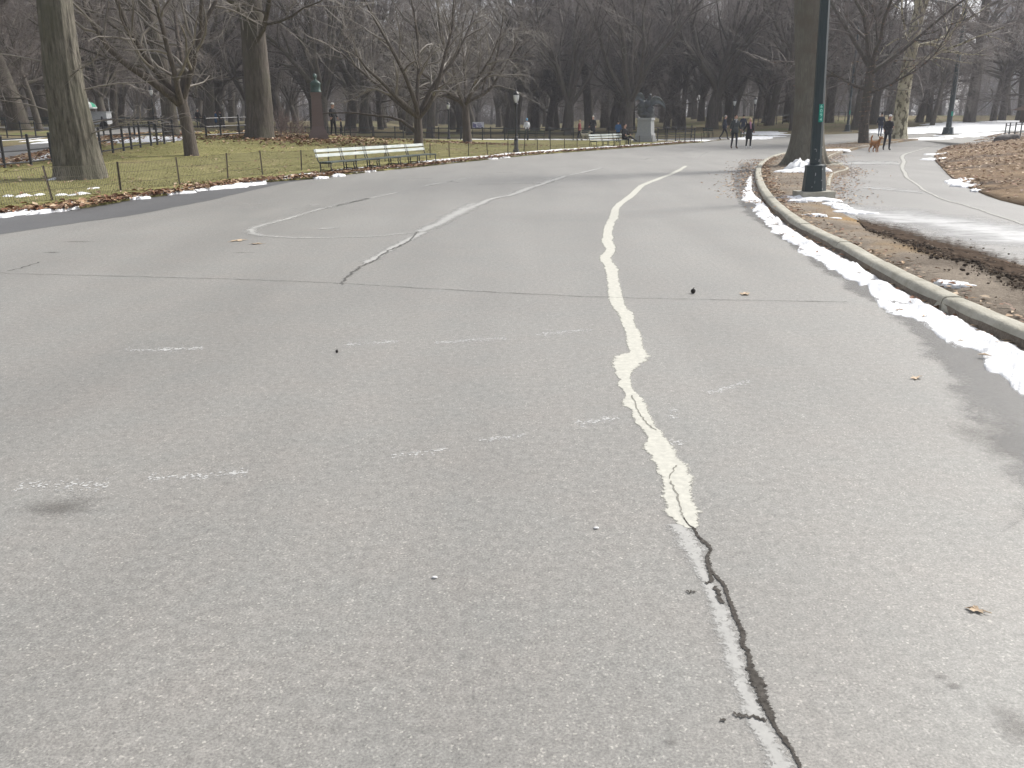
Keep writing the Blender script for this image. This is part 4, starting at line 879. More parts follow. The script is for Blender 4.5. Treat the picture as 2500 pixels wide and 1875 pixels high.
# ------------------------------------------------------------------ fences
def wire_fence(label, posts, mesh_to, seed):
    t = thing('wire_fence', label, 'fence', (0, 0, 0)); tops = []
    r = random.Random(seed)
    for i, (px, py, tx, ty) in enumerate(posts):
        b = gp(px, py); d = b.length; h = max(.58, min(.72, math.hypot(tx-px, ty-py)/2185*d)); u = Vector(((tx-px+.07*(py-ty)*(px-1250)/-1250*0)/max(1, py-ty)*.6-(px-1250)/7300*.6, 0, 1)).normalized()
        mb = MB(); n = Vector((1, 0, 0)); tp = b+u*h
        mb.box(b+u*(h/2-.05), (.045, .006, h+.1), 0, u.to_track_quat('Z', 'Y').to_matrix()); mb.box(b+u*(h/2-.05)+Vector((0, .02, 0)), (.006, .035, h+.1), 0, u.to_track_quat('Z', 'Y').to_matrix())
        mb.build('post', M['steel'], t); tops.append((b, tp))
    mb = MB()
    for (b0, t0), (b1, t1) in list(zip(tops, tops[1:]))[:mesh_to]:
        L = (b1-b0).length; n = max(4, int(L/.055))
        for k in range(n+1):
            s = k/n; a = b0.lerp(b1, s); c = t0.lerp(t1, s); c = c-Vector((0, 0, .03+.03*sin(pi*s))); a.z = H(a.x, a.y)+.03; mb.tube([a, c], .004, 3, 0, False)
        for q in (.04, .35, .68, .97):
            mb.tube([b0.lerp(t0, q).lerp(b1.lerp(t1, q), s)-Vector((0, 0, .03*sin(pi*s))) for s in (0, .25, .5, .75, 1)], .0045, 3, 0, False)
    o = mb.build('wire_mesh', M['wire'], t); o['kind'] = 'stuff'
    return t
wire_fence('low wire mesh fence on thin leaning posts along the left road edge', [(-60, 512, -86, 440), (128, 493, 99, 413), (296, 472, 287, 403), (438, 454, 428, 390), (556, 440, 553, 375), (641, 430, 632, 370), (736, 419, 735, 369), (803, 411, 801, 360), (869, 404, 868, 355), (940, 397, 940, 352), (996, 393, 995, 353), (1050, 389, 1050, 352), (1097, 386, 1095.6, 353), (1144, 383, 1144, 354), (1190.5, 380, 1186, 348), (1240, 376, 1240, 345), (1279, 372, 1283, 346), (1312, 369, 1312, 342), (1344, 367, 1342, 340), (1378, 364.5, 1378, 339), (1409, 362, 1409, 336), (1440, 360, 1440, 334)], 21, 1)
wire_fence('thin-posted wire fence in front of the statue plinth', [(1529, 356, 1529, 334), (1561, 354, 1561, 332), (1592, 353.5, 1592, 331), (1624, 351, 1624, 329), (1659, 349, 1659, 327), (1686, 347.5, 1686, 326), (1713, 347, 1713, 326)], 6, 2)
def iron_fence(label, pts, rails=(.85, .5, .15), h=.92, ball=True, rr=.023):
    t = thing('iron_fence', label, 'fence', (0, 0, 0)); P = [p if isinstance(p, Vector) else gp(*p) for p in pts]
    po = MB(); po.lathe([(.05, -.1), (.05, .06), (.042, .08), (.042, h-.06), (.05, h-.05), (.05, h-.03), (.025, h-.02)], 8); po.ball((0, 0, h+.01), .052, 8, 6)
    me = po.mesh('post', M['iron'])
    for p in P: link('post', me, t, p)
    for q in rails:
        mb = MB(); mb.tube([p+Vector((0, 0, q*h/.92)) for p in P], rr, 6); mb.build('rail', M['iron'], t)
    return t
def along(poly, s, off=0):
    L = [Vector(p) for p in poly]; d = [0]
    for a, b in zip(L, L[1:]): d.append(d[-1]+(b-a).length)
    out = []; q = 0
    while q < d[-1]:
        for i in range(len(L)-1):
            if q <= d[i+1]:
                u = (L[i+1]-L[i]).normalized(); p = L[i].lerp(L[i+1], (q-d[i])/(d[i+1]-d[i]))+Vector((-u.y, u.x))*off; out.append(G(p.x, p.y)); break
        q += s
    return out
iron_fence('black iron rail fence along the near side of the left footpath', [(-60, 422), (13, 413), (77, 407), (129, 400), (190, 391), (248, 381), (277, 376), (303, 371), (322, 367), (344, 362.5), (370, 358), (385, 355.5), (402, 353.5), (425, 351)])
iron_fence('black iron rail fence on the far bank of the left footpath', [(-30, 335), (19, 337), (54, 338), (89, 339), (125, 340), (160, 340), (205, 339), (255, 337.5), (330, 337.5), (400, 338), (455, 338), (505, 338), (540, 336), (585, 333), (640, 330)])
bk = [p for p in along(LP_NEAR, 1.75, -.35) if p.x > -21.5 and p.y > 64 and p.x < 13.2]
iron_fence('black iron rail fence crossing behind the lawn and the lantern', [p for p in bk if p.x < 6.2])
iron_fence('black iron rail fence right of the statue plinth', [gp(1605, 345), gp(1628, 345.5), gp(1649, 346), gp(1672, 346), gp(1695, 346)])
iron_fence('far black iron fence beyond the crossing footpath', [p for p in along(LP_FAR, 2.4, .6) if p.x > -14 and p.x < 16 and p.y > 69])
iron_fence('iron fence climbing the grassy rise beyond the walking couple', [gp(x, 308-(x-1850)*.085) for x in range(1850, 2030, 15)], (.85, .45), .95)
iron_fence('short dark fence beside the log at the right edge', [gp(2452, 335), gp(2462, 334.3), gp(2476, 333.6), gp(2490, 333), gp(2506, 332), gp(2522, 331)], (.8, .3), .9)
iron_fence('low dark fence line under the trees beyond the far road', [gp(2030, 297)]+[gp(x, 297-.004*(x-2030)) for x in range(2046, 2210, 16)], (.85, .45), 1.0)

# ------------------------------------------------------------------ lamps
def lantern(label, px, py, h, group=None):
    loc = gp(px, py); t = thing('lantern_post', label, 'lamp', loc, 0, group); s = h/3.0
    b = MB(); b.lathe([(.17, -.1), (.17, .04), (.15, .06), (.15, .14), (.11, .2), (.1, .62), (.075, .68), (.085, .72), (.062, .78)], 12); b.build('base', M['iron'], t, True)
    b = MB(); b.lathe([(.062, .77), (.055, 1.2), (.046, 2.05), (.06, 2.1), (.05, 2.16), (.075, 2.26), (.1, 2.3), (.07, 2.36)], 12); b.build('shaft', M['iron'], t, True)
    b = MB(); b.lathe([(.06, 2.36), (.115, 2.5), (.145, 2.68), (.14, 2.73)], 14); g = b.build('glass', M['lamp_glass'], t, True)
    b = MB()
    for k in range(4):
        a = pi/4+k*pi/2; b.tube([(.064*cos(a), .064*sin(a), 2.36), (.12*cos(a), .12*sin(a), 2.5), (.15*cos(a), .15*sin(a), 2.69)], .008, 4)
    b.build('rib', M['iron'], g)
    b = MB(); b.lathe([(.155, 2.72), (.15, 2.75), (.11, 2.82), (.05, 2.87), (.03, 2.9), (.035, 2.94), (.008, 3.0)], 14); b.build('cap', M['iron'], t, True)
    t.scale = (s, s, s); return t
lantern('black lantern post standing at the road edge by the wire fence', 1260, 373, 2.96)
lantern('black lantern post by the fence behind the drooping young tree', 1096, 341, 2.9)
lantern('lantern post on the far left avenue right of the vendor', 379, 317, 3.2)
lantern('tiny lantern post on the far avenue left of the mound tree', 548, 312, 2.2)
lantern('lantern post behind the man in the grey jacket', 1788, 329, 3.0)
lantern('lantern post beside the blond walker', 1838, 326, 3.1)
def street_lamp(label, loc, h, sign, arm=True, s=1.0, rz=0):
    q = h/8.3
    t = thing('street_lamp', label, 'lamp', loc, rz)
    b = MB(); b.box((0, 0, .03), (.66, .66, .14), 0); b.build('footing', M['kerb'], t)
    def oct_(r, z): return [(r*cos(pi/8+k*pi/4), r*sin(pi/8+k*pi/4), z) for k in range(8)]
    b = MB(); rows = [oct_(.24, .1), oct_(.235, .14), oct_(.2, .56), oct_(.205, .58), oct_(.205, .61), oct_(.13, .63)]
    b.add([v for q in rows for v in q], [(i*8+j, i*8+(j+1) % 8, (i+1)*8+(j+1) % 8, (i+1)*8+j) for i in range(5) for j in range(8)]+[tuple(range(40, 48))]); b.build('base', M['post_green'], t)
    b = MB(); rows = [oct_(.118, .6), oct_(.085, h*.6), oct_(.062, h)]; b.add([v for q in rows for v in q], [(i*8+j, i*8+(j+1) % 8, (i+1)*8+(j+1) % 8, (i+1)*8+j) for i in range(2) for j in range(8)]+[tuple(range(16, 24))])
    b.ball((0, 0, h+.05), .08, 8, 6); sh = b.build('shaft', M['post_green'], t)
    if arm:
        b = MB(); b.tube([(0, 0, h-.05), (-.8*q, 0, h+.28*q), (-1.8*q, 0, h+.5*q), (-2.6*q, 0, h+.52*q)], [.055*q, .05*q, .045*q, .04*q], 8); b.build('arm', M['post_green'], t, True)
        b = MB(); b.ball((-2.85*q, 0, h+.48*q), (.34*q, .14*q, .09*q), 12, 8); b.build('lamp_head', M['cart_steel'], t, True)
    # number plate wrapped on the camera side, chips of bare metal
    zc = 1.62
    b = MB(); b.box((.015, -.112, zc), (.085, .008, .34)); p = b.build('number_plate', M['sign_green'], t)
    if sign:
        for k, ch in enumerate(sign):
            c = bpy.data.curves.new('numeral', 'FONT'); c.body = ch; c.size = .092; c.align_x = 'CENTER'; c.align_y = 'CENTER'; c.extrude = .0015; c.materials.append(M['sign_text'])
            tmp = link('tmp', c); dg = bpy.context.evaluated_depsgraph_get(); nm_ = bpy.data.meshes.new_from_object(tmp.evaluated_get(dg), depsgraph=dg); bpy.data.objects.remove(tmp)
            o = link('numeral', nm_, p, (.015, -.118, zc+.125-k*.083)); o.rotation_euler = (pi/2, 0, 0)
    b = MB(); rc = random.Random(int(h*100)); vs = []
    for k in range(16):
        z = rc.choice((rc.uniform(.14, .58), rc.uniform(.62, 1.2))); a = rc.choice((-pi/2, -pi/2+pi/4, -pi/2-pi/4)); rad = (.235-.08*(z-.14)) if z < .6 else .118-.005*(z-.6)
        ap = rad*cos(pi/8)+.003; off = rc.choice((-1, 1, .8, -.8, rc.uniform(-.8, .8)))*rad*sin(pi/8)*.9; w = rc.uniform(.004, .014); hh = rc.uniform(.006, .035); n = Vector((cos(a), sin(a), 0)); tt = Vector((-sin(a), cos(a), 0)); c = n*ap+tt*off+Vector((0, 0, z))
        if z < .6: c += n*.002
        b.add([c-tt*w-Vector((0, 0, hh)), c+tt*w*.6-Vector((0, 0, hh*.7)), c+tt*w+Vector((0, 0, hh*.5)), c-tt*w*.3+Vector((0, 0, hh))], [(0, 1, 2, 3)])
    b.build('paint_chips', M['cart_steel'], t)['kind'] = 'stuff'
    return t
lp = gp(1986, 478, .1); street_lamp('near dark green lamp post with chipped base and green number plate', lp+Vector((0, 0, .1)), 8.5, '6094').rotation_euler = (0, R(-2.4), 0)
street_lamp('second green lamp post with curved arm beyond the path junction', gp(2313, 331), 262/2190*gp(2313, 331).length, None).scale = (1.8, 1.8, 1)
street_lamp('distant green lamp post between the grey trunk and the oak', gp(2068, 323), 8.2, None)

# ------------------------------------------------------------------ benches
def bench_section(t, x0, L, z0=0, slatm='slat'):
    B = []
    for x in (x0+.06, x0+L-.06):
        b = MB()
        b.tube([(x, -.3, 0), (x, -.27, .12), (x, -.23, .3), (x, -.25, .42)], .02, 6); b.tube([(x, .18, 0), (x, .14, .2), (x, .16, .42)], .02, 6)
        b.tube([(x, -.27, .415), (x, 0, .4), (x, .17, .4), (x, .23, .5), (x, .33, .9)], .02, 6); b.tube([(x, -.22, .16), (x, .14, .18)], .013, 5)
        b.build('leg_frame', M['cast_iron'], t, True)
    for k in range(4):
        b = MB(); b.box((x0+L/2, -.22+k*.115, .437), (L-.012, .095, .035)); b.build('seat_slat', M['slat_dark'], t)
    rot = Matrix.Rotation(R(-14), 3, 'X')
    for k, zz in enumerate((.66, .83)):
        b = MB(); b.box((x0+L/2, .235+.25*(zz-.5), zz), (L-.02, .03, .11), 0, rot); b.build('back_slat', M[slatm], t)
def bench(label, a, b, n, slatm='slat', group=None, flip=False):
    t = thing('park_bench', label, 'bench', a, 0, group); d = b-a; L = d.length/n; ang = math.atan2(d.y, d.x)
    t.rotation_euler = (0, 0, ang+(pi if flip else 0))
    if flip: t.location = b
    t.scale = (1, .95, .84)
    for i in range(n): bench_section(t, i*L, L*.985, 0, slatm)
    return t
ba, bb = gp(812, 428), gp(1070, 400.5)
u = (bb-ba).normalized(); nn = Vector((-u.y, u.x, 0))
def row_bench(a, b, label, n, **k):
    return bench(label, a, b, n, **k)
t = row_bench(ba+nn*.3, bb+nn*.3, 'long park bench with pale back slats at the left road edge', 5)
ca, cb2 = gp(1452, 361), gp(1518, 356.5)
t2 = row_bench(ca+Vector((-.1, .3, 0)), cb2+Vector((.4, .3, 0)), 'shorter park bench with pale back slats, person seated at its right end', 3)
for i, (x0, x1, py, lab) in enumerate([(1238, 1283, 343, 'dark bench backing onto the crossing path right behind the lantern'), (1287, 1330, 343, 'dark bench behind the fence below the light blue hood'), (1412, 1446, 341, 'dark bench between the red walker and the white-haired walker'), (1716, 1741, 336, 'dark bench under the vase-shaped elm')]):
    bench(lab, gp(x0, py), gp(x1, py), 2, 'slat_dark', flip=True)
for i in range(9):
    a = gp(-20+i*46, 308.5); a = G(a.x, a.y); bench('dark bench in the long row beside the far left avenue', a, G(a.x+2.6, a.y), 2, 'slat_dark', 'benches in the far left row', True)

# ------------------------------------------------------------------ monuments
ps = gp(1575, 347); s = ps.length/66.9
t = thing('statue_pedestal', 'grey granite pedestal carrying the bronze winged sculpture', 'pedestal', ps, R(-24)); t.scale = (s, s, s)
for nm, c, d, tp in (('plinth', (0, 0, .06), (1.42, 1.3, .2), 1), ('lower_block', (0, 0, .39), (1.34, 1.22, .48), .88), ('dado', (0, 0, 1.06), (1.08, .98, .88), .9), ('neck', (0, 0, 1.53), (.96, .88, .06), 1), ('cornice', (0, 0, 1.64), (1.08, 1.0, .17), .97)):
    b = MB(); b.box(c, d, 0, None, tp); b.build(nm, M['granite'], t)
t = thing('bronze_sculpture', 'dark bronze bird with raised wings crouching on a rock, on the granite pedestal', 'statue', ps+Vector((0, 0, 1.72*s)), R(-12)); t.scale = (s*1.2, s*1.2, s*1.14)
b = MB()
for c, rr in (((0, 0, .18), (.48, .42, .26)), ((-.2, .05, .4), (.36, .34, .34)), ((.2, -.05, .38), (.3, .32, .32)), ((-.26, 0, .74), (.28, .25, .38)), ((.3, 0, .2), (.18, .22, .16)), ((.33, -.08, .55), (.13, .15, .15)), ((.0, 0, .75), (.3, .25, .35))): b.ball(c, rr, 14, 10)
for v in range(len(b.v)): p = Vector(b.v[v]); b.v[v] = tuple(p*(1+.12*noise.noise(p*4)))
b.build('rock', M['bronze'], t, True)
b = MB(); b.ball((.05, 0, .82), (.2, .2, .36), 14, 10, 0, Matrix.Rotation(.25, 3, 'Y')); b.tube([(.1, 0, 1.05), (.16, -.02, 1.25), (.2, -.08, 1.36)], [.13, .09, .07], 10); b.ball((.2, -.12, 1.4), (.08, .11, .08), 10, 7); b.tube([(.2, -.2, 1.4), (.2, -.28, 1.36)], [.03, .005], 6); b.tube([(-.05, 0, .6), (-.1, -.1, .4)], .06, 8); b.tube([(.12, 0, .6), (.14, -.12, .42)], .06, 8); b.build('bird_body', M['bronze'], t, True)
def wing(sgn, z0, spread, droop):
    b = MB(); n = 12; vs = []
    for i in range(n+1):
        u = i/n; x = sgn*(.12+spread*u); zt = z0+.42*sin(pi*min(1, u*.85))**.8-droop*u*u; ch = .55*(1-.5*u)+.05
        for j in range(6):
            w = j/5; vs.append((x+sgn*.08*w*u, .06+.16*sin(pi*w)*(1-u*.4), zt-ch*w))
            vs.append((x+sgn*.08*w*u, .06+.12*sin(pi*w)*(1-u*.4)-.06, zt-ch*w-.01))
    f = []
    for i in range(n):
        for j in range(5):
            q = i*12+j*2; f += [(q, q+2, q+14, q+12), (q+1, q+13, q+15, q+3)]
    for i in range(n): q = i*12; f += [(q, q+12, q+13, q+1), (q+10, q+11, q+23, q+22)]
    for q in (0, n*12): f += [(q+2*j, q+2*j+1, q+2*j+3, q+2*j+2) for j in range(5)]
    b.add(vs, f); return b
wing(-1, 1.15, .55, .05).build('wing', M['bronze_pale'], t, True); wing(1, 1.0, .95, .35).build('wing', M['bronze_pale'], t, True); wing(-1, .62, .36, .05).build('wing', M['bronze_pale'], t, True)
pp = gp(778, 338); pp = Vector((pp.x*.97, pp.y*.97, pp.z)); s = pp.length/2190
t = thing('red_pedestal', 'tall red granite pedestal under the green bronze bust', 'pedestal', G(pp.x, pp.y), .25)
W_ = s
for nm, z0, z1, w0, w1 in (('step', 324, 336, 46, 44), ('plinth', 315, 324, 40, 36), ('base_moulding', 306, 315, 32, 28), ('shaft', 236, 306, 27, 22), ('cap', 229, 236, 25, 26)):
    b = MB(); a, c = (337-z1)*s, (337-z0)*s; b.box((0, 0, (a+c)/2), (w0*s, w0*s, c-a), 0, None, w1/w0); b.build(nm, M['red_granite'], t)
t = thing('bronze_bust', 'green bronze bust on top of the red granite pedestal', 'statue', G(pp.x, pp.y)+Vector((0, 0, 108*s)), .1)
b = MB(); b.lathe([(13*s, 0), (13*s, 2*s), (11.5*s, 3*s), (11.5*s, 16*s), (13*s, 20*s), (8*s, 25*s), (4*s, 27*s)], 18, 0, (0, 0, 0), 1, .62); b.build('shoulders', M['verdigris'], t, True)
b = MB(); b.lathe([(3.4*s, 25*s), (3.2*s, 30*s)], 10); b.ball((0, -.5*s, 35*s), (4.3*s, 5*s, 6.2*s), 14, 10); b.ball((0, -5.4*s, 34.5*s), (.9*s, 1.4*s, 1.4*s), 8, 6); b.ball((0, .8*s, 37*s), (4.7*s, 5*s, 5*s), 12, 8); b.build('head', M['verdigris'], t, True)

# ------------------------------------------------------------------ banner, vendor, log, hut, building
bq = gp(1168, 335); s = bq.length/2190
t = thing('banner', 'white and violet banner hung above the far fence', 'banner', bq)
for x in (-14, 14):
    b = MB(); b.tube([(x*s, 0, 0), (x*s, 0, 36*s)], .025, 6); b.build('pole', M['iron'], t)
b = MB(); b.box((0, -.03, 28*s), (28*s, .02, 15*s)); cl = b.build('cloth', M['banner_white'], t)
rb_ = random.Random(2); b = MB()
for k, (x, z, w, h) in enumerate([(-9, 27, 8, 8), (-11, 31, 3, 4), (2, 31, 9, 1.6), (3, 28, 11, 1.8), (4, 25, 9, 1.6), (-2, 22.5, 12, 1.5), (8, 22.8, 4, 2)]): b.box((x*s, -.045, z*s), (w*s, .006, h*s))
b.build('print', M['banner_violet'], cl)
vq = gp(226, 316); s = vq.length/2190
t = thing('vendor_umbrella', 'white and green vendor umbrella beside the furrowed trunk', 'umbrella', vq)
b = MB(); b.tube([(0, 0, 0), (0, 0, 56*s)], .025, 6); b.build('pole', M['cart_steel'], t)
b = MB(); vs = [(0, 0, 58*s)]; n = 8; f = []
for k, (rr, zz) in enumerate(((6, 57), (12, 53), (16, 47))):
    for j in range(n): vs.append((rr*s*cos(2*pi*j/n), rr*s*sin(2*pi*j/n), zz*s))
for j in range(n): b.m; f.append((0, 1+j, 1+(j+1) % n))
for k in range(2):
    for j in range(n): f.append((1+k*n+j, 1+(k+1)*n+j, 1+(k+1)*n+(j+1) % n, 1+k*n+(j+1) % n))
b.add(vs, f); b.m = [i % 2 for i in range(8)]*3; b.build('canopy', [M['umbrella_white'], M['umbrella_green']], t)
b = MB()
for j in range(n): b.box((16*s*cos(2*pi*(j+.5)/n)*.92, 16*s*sin(2*pi*(j+.5)/n)*.92, 45.5*s), (.02, 11.6*s, 2.5*s), 0, Matrix.Rotation(2*pi*(j+.5)/n, 3, 'Z'))
b.build('valance', M['umbrella_white'], t)
t = thing('vendor_cart', 'steel vendor cart under the white and green umbrella', 'cart', vq+Vector((.3, .5, 0)))
b = MB(); b.box((0, 0, .75), (1.5, .8, .8)); b.build('body', M['cart_steel'], t); b = MB(); b.box((0, 0, 1.17), (1.6, .9, .04)); b.build('counter', M['cart_steel'], t)
for x in (-.5, .5):
    b = MB(); b.tube([(x, -.46, .28), (x, -.4, .28)], .28, 14); b.build('wheel', M['shoe_black'], t)
for x in (-.7, .7):
    b = MB(); b.tube([(x, .3, 1.18), (x, .3, 2.1)], .02, 6); b.build('canopy_post', M['cart_steel'], t)
lq = gp(2458, 344); s = lq.length/2190
b = MB(); n = 16; vs = []
for i in range(15):
    u = i/14; x = (-29+58*u)*s; rr = (7.0+1.4*sin(u*3))*s*(.75 if i in (0, 14) else 1)
    for j in range(n):
        a = 2*pi*j/n; e = 1+.22*noise.noise((u*3, cos(a)*1.5, sin(a)*1.5)); vs.append((x, rr*cos(a)*e*1.1, rr*.95+rr*sin(a)*e))
b.add(vs, [(i*n+j, i*n+(j+1) % n, (i+1)*n+(j+1) % n, (i+1)*n+j) for i in range(14) for j in range(n)]+[tuple(range(n))[::-1], tuple(14*n+j for j in range(n))])
o = b.build('fallen_log', M['rock'], None, True, lq-Vector((0, 0, .06))); o.rotation_euler = (0, R(-5), R(14)); tag(o, 'dark grey log lying on the leafy slope at right', 'log')
hq = gp(2560, 303); t = thing('park_hut', 'brown-roofed hut cut off by the right picture edge', 'hut', hq, .3)
b = MB(); b.box((0, 0, .7), (4.2, 3, 1.4)); b.build('wall', M['roof_brown'], t)
b = MB(); b.add([(-2.9, -2, 1.3), (2.9, -2, 1.3), (2.9, 2, 1.3), (-2.9, 2, 1.3), (-1, 0, 2.4), (1, 0, 2.4)], [(0, 1, 5, 4), (2, 3, 4, 5), (1, 2, 5), (3, 0, 4), (3, 2, 1, 0)]); b.build('roof', M['roof_brown'], t)
def tower(label, x, y, w, d, h, floors, bays, rz):
    t = thing('apartment_tower', label, 'building', (x, y, -1), rz)
    b = MB(); b.box((0, 0, h/2), (w, d, h)); b.build('wall', M['facade'], t)
    wm = MB(); wm.box((0, 0, 0), (w/bays*.5, .3, h/floors*.6)); wme = wm.mesh('window', M['window_sky_toned'])
    for i in range(bays+1):
        b = MB(); b.box((-w/2+w*i/bays, -d/2-.35, h/2), (w/bays*.22, .7, h)); b.build('pier', M['facade_pier'], t)
    for i in range(bays):
        for k in range(1, floors): link('window', wme, t, (-w/2+w*(i+.5)/bays, -d/2-.12, h*(k+.5)/floors))
    b = MB(); b.box((0, 0, h+1), (w+2, d+2, 2)); b.build('roof', M['facade_pier'], t)
tower('tall grey tower with pale vertical piers rising behind the trees at top right', 183, 320, 34, 26, 84, 20, 9, R(-14))
tower('distant pale tower glimpsed through twigs left of the tall straight trunk', 30, 420, 26, 24, 95, 22, 7, R(8))

# ------------------------------------------------------------------ people and dogs
def skin_mesh(name, verts, edges, rads, sub=2):
    me = bpy.data.meshes.new(name+'_cage'); me.from_pydata(verts, edges, [])
    o = bpy.data.objects.new(name+'_cage', me); COL.objects.link(o)
    m = o.modifiers.new('skin', 'SKIN'); m.use_smooth_shade = True
    sv = me.skin_vertices[0].data
    for i, rr in enumerate(rads): sv[i].radius = (rr, rr) if not hasattr(rr, '__len__') else rr; sv[i].use_root = (i == 0)
    o.modifiers.new('sub', 'SUBSURF').levels = sub
    dg = bpy.context.evaluated_depsgraph_get(); e = o.evaluated_get(dg); new = bpy.data.meshes.new_from_object(e, depsgraph=dg)
    bpy.data.objects.remove(o); return new
def seg_dist(p, a, b):
    ab = b-a; t = max(0, min(1, (p-a).dot(ab)/max(1e-9, ab.length_squared))); return (p-(a+ab*t)).length
def person(label, loc, h, rz, cl, stride=0.0, arms=((.06, .05), (.06, .05)), seated=False, hair='short', hairm='hair_dark', extra=None, hold=None, lean=0.0, coat=0.0, female=False):
    """one skinned body; feet at z=0, faces -Y. cl = (top, trousers, shoes, hands)"""
    k = h/1.78; J = {}
    hz = .94 if not seated else .5
    J['pel'] = (0, 0, hz); J['wst'] = (0, lean*.3, hz+.16); J['chs'] = (0, lean*.7, hz+.38); J['nkb'] = (0, lean, hz+.53); J['nck'] = (0, lean-.01, hz+.6); J['hed'] = (0, lean-.02, hz+.68)
    sw = .175 if not female else .15
    for s_, n in ((-1, 'L'), (1, 'R')):
        f = stride*s_
        J['hip'+n] = (s_*.095, 0, hz-.05)
        if seated:
            J['kne'+n] = (s_*.1, -.46, hz+.03+(.06 if s_ > 0 else 0)); J['ank'+n] = (s_*.1+(.0 if s_ < 0 else .05), -.5+(0 if s_ < 0 else -.32), .09+(.0 if s_ < 0 else .28)); J['toe'+n] = (J['ank'+n][0], J['ank'+n][1]-.17, .04+(.0 if s_ < 0 else .3))
        else:
            ky = -.22*f-(.05 if f > 0 else .02)*abs(f); J['kne'+n] = (s_*.1, ky-.02, .5); ay = -.5*f*.75; J['ank'+n] = (s_*.105, ay+(.12*abs(f) if f < 0 else 0), .09+(.05*abs(f) if f < 0 else 0)); J['toe'+n] = (s_*.125, J['ank'+n][1]-.16, .045)
        out, fw = arms[0 if s_ < 0 else 1][:2]; bend = arms[0 if s_ < 0 else 1][2] if len(arms[0 if s_ < 0 else 1]) > 2 else .12
        J['sho'+n] = (s_*sw, lean, hz+.49); J['elb'+n] = (s_*(sw+.05+out*.5), lean-fw*.5+.02, hz+.22); J['wri'+n] = (s_*(sw+.04+out), lean-fw-bend*.4, hz-.02+bend); J['hnd'+n] = (s_*(sw+.04+out*1.05), lean-fw-bend*.5, hz-.09+bend*1.1)
    names = list(J); idx = {n: i for i, n in enumerate(names)}
    E = [('pel', 'wst'), ('wst', 'chs'), ('chs', 'nkb'), ('nkb', 'nck'), ('nck', 'hed')]
    RR = dict(pel=(.165, .125), wst=(.16, .12), chs=(.19, .135), nkb=(.1, .09), nck=(.055, .06), hed=(.06, .07))
    if female: RR.update(pel=(.165, .125), wst=(.135, .105), chs=(.16, .125), nkb=(.085, .075))
    for n in 'LR':
        E += [('pel', 'hip'+n), ('hip'+n, 'kne'+n), ('kne'+n, 'ank'+n), ('ank'+n, 'toe'+n), ('chs', 'sho'+n), ('sho'+n, 'elb'+n), ('elb'+n, 'wri'+n), ('wri'+n, 'hnd'+n)]
        RR.update({'hip'+n: .095+coat*.04, 'kne'+n: .062+coat*.02, 'ank'+n: .042, 'toe'+n: .04, 'sho'+n: .075, 'elb'+n: .055, 'wri'+n: .038, 'hnd'+n: .032})
    me = skin_mesh('body', [tuple(c*k for c in J[n]) for n in names], [(idx[a], idx[b]) for a, b in E], [tuple(q*k for q in RR[n]) if hasattr(RR[n], '__len__') else RR[n]*k for n in names], 2)
    mats = [M[cl[0]], M[cl[1]], M[cl[2]], M[cl[3] if len(cl) > 3 else 'skin'], M['skin'], M['eye_dark'], M['lips']]
    bones = [(Vector(J[a])*k, Vector(J[b])*k, (a, b)) for a, b in E]
    def which(p):
        a, b = min(bones, key=lambda q: seg_dist(p, q[0], q[1]))[2]
        if a == 'nck' or (a == 'nkb' and p.z > (J['nkb'][2]+.05)*k): return 4
        if b[:3] == 'hnd': return 3
        if a[:3] == 'ank' or (b[:3] == 'ank' and (p-Vector(J[b])*k).length < .07*k): return 2
        if b[:3] in ('kne', 'ank') or (b[:3] == 'hip' and p.z < (J['pel'][2]-.06)*k): return 0 if (coat and p.z > (hz-.05-.42*coat)*k) else 1
        return 0
    ids = [which(p.center) for p in me.polygons]
    vs = [tuple(v.co) for v in me.vertices]; fs = [tuple(p.vertices) for p in me.polygons]; bpy.data.meshes.remove(me)
    b = MB(); b.v, b.f, b.m = vs, fs, ids
    hc = Vector((0, lean-.035, hz+.745))*k; hr = Vector((.076, .095, .118))*k
    b.ball(hc, hr, 16, 12, 4); b.ball(hc+Vector((0, -.02, -.055))*k, Vector((.055, .07, .065))*k, 12, 8, 4)
    b.ball(hc+Vector((0, -.098, -.012))*k, Vector((.014, .022, .024))*k, 8, 6, 4)
    for s_ in (-1, 1):
        b.ball(hc+Vector((s_*.03, -.084, .012))*k, Vector((.012, .01, .008))*k, 8, 6, 5); b.ball(hc+Vector((s_*.077, .005, -.005))*k, Vector((.012, .022, .032))*k, 8, 6, 4)
    b.ball(hc+Vector((0, -.086, -.058))*k, Vector((.022, .01, .007))*k, 8, 5, 6)
    for s_, n in ((-1, 'L'), (1, 'R')):
        w, hd = Vector(J['wri'+n])*k, Vector(J['hnd'+n])*k; d = (hd-w).normalized(); sd2 = Vector((0, -1, 0)); sd2 = (sd2-d*sd2.dot(d)).normalized(); nn_ = d.cross(sd2)
        for q, ln in zip((-1.5, -.5, .5, 1.5), (.06, .075, .08, .07)):
            p0 = hd+sd2*q*.017*k; p1 = p0+d*ln*.5*k+nn_*-s_*.006*k; p2 = p0+d*ln*k+nn_*-s_*.022*k; b.tube([p0, p1, p2], [.0095*k, .009*k, .007*k], 6, 3)
        p0 = w.lerp(hd, .4)+sd2*.025*k; b.tube([p0, p0+(d*.6+sd2*.6)*.04*k, p0+(d*.9+sd2*.5)*.07*k], [.012*k, .011*k, .008*k], 6, 3)
    o = b.build('person', mats, None, True, loc); o.rotation_euler = (0, 0, rz); tag(o, label, 'person')
    hb = MB()
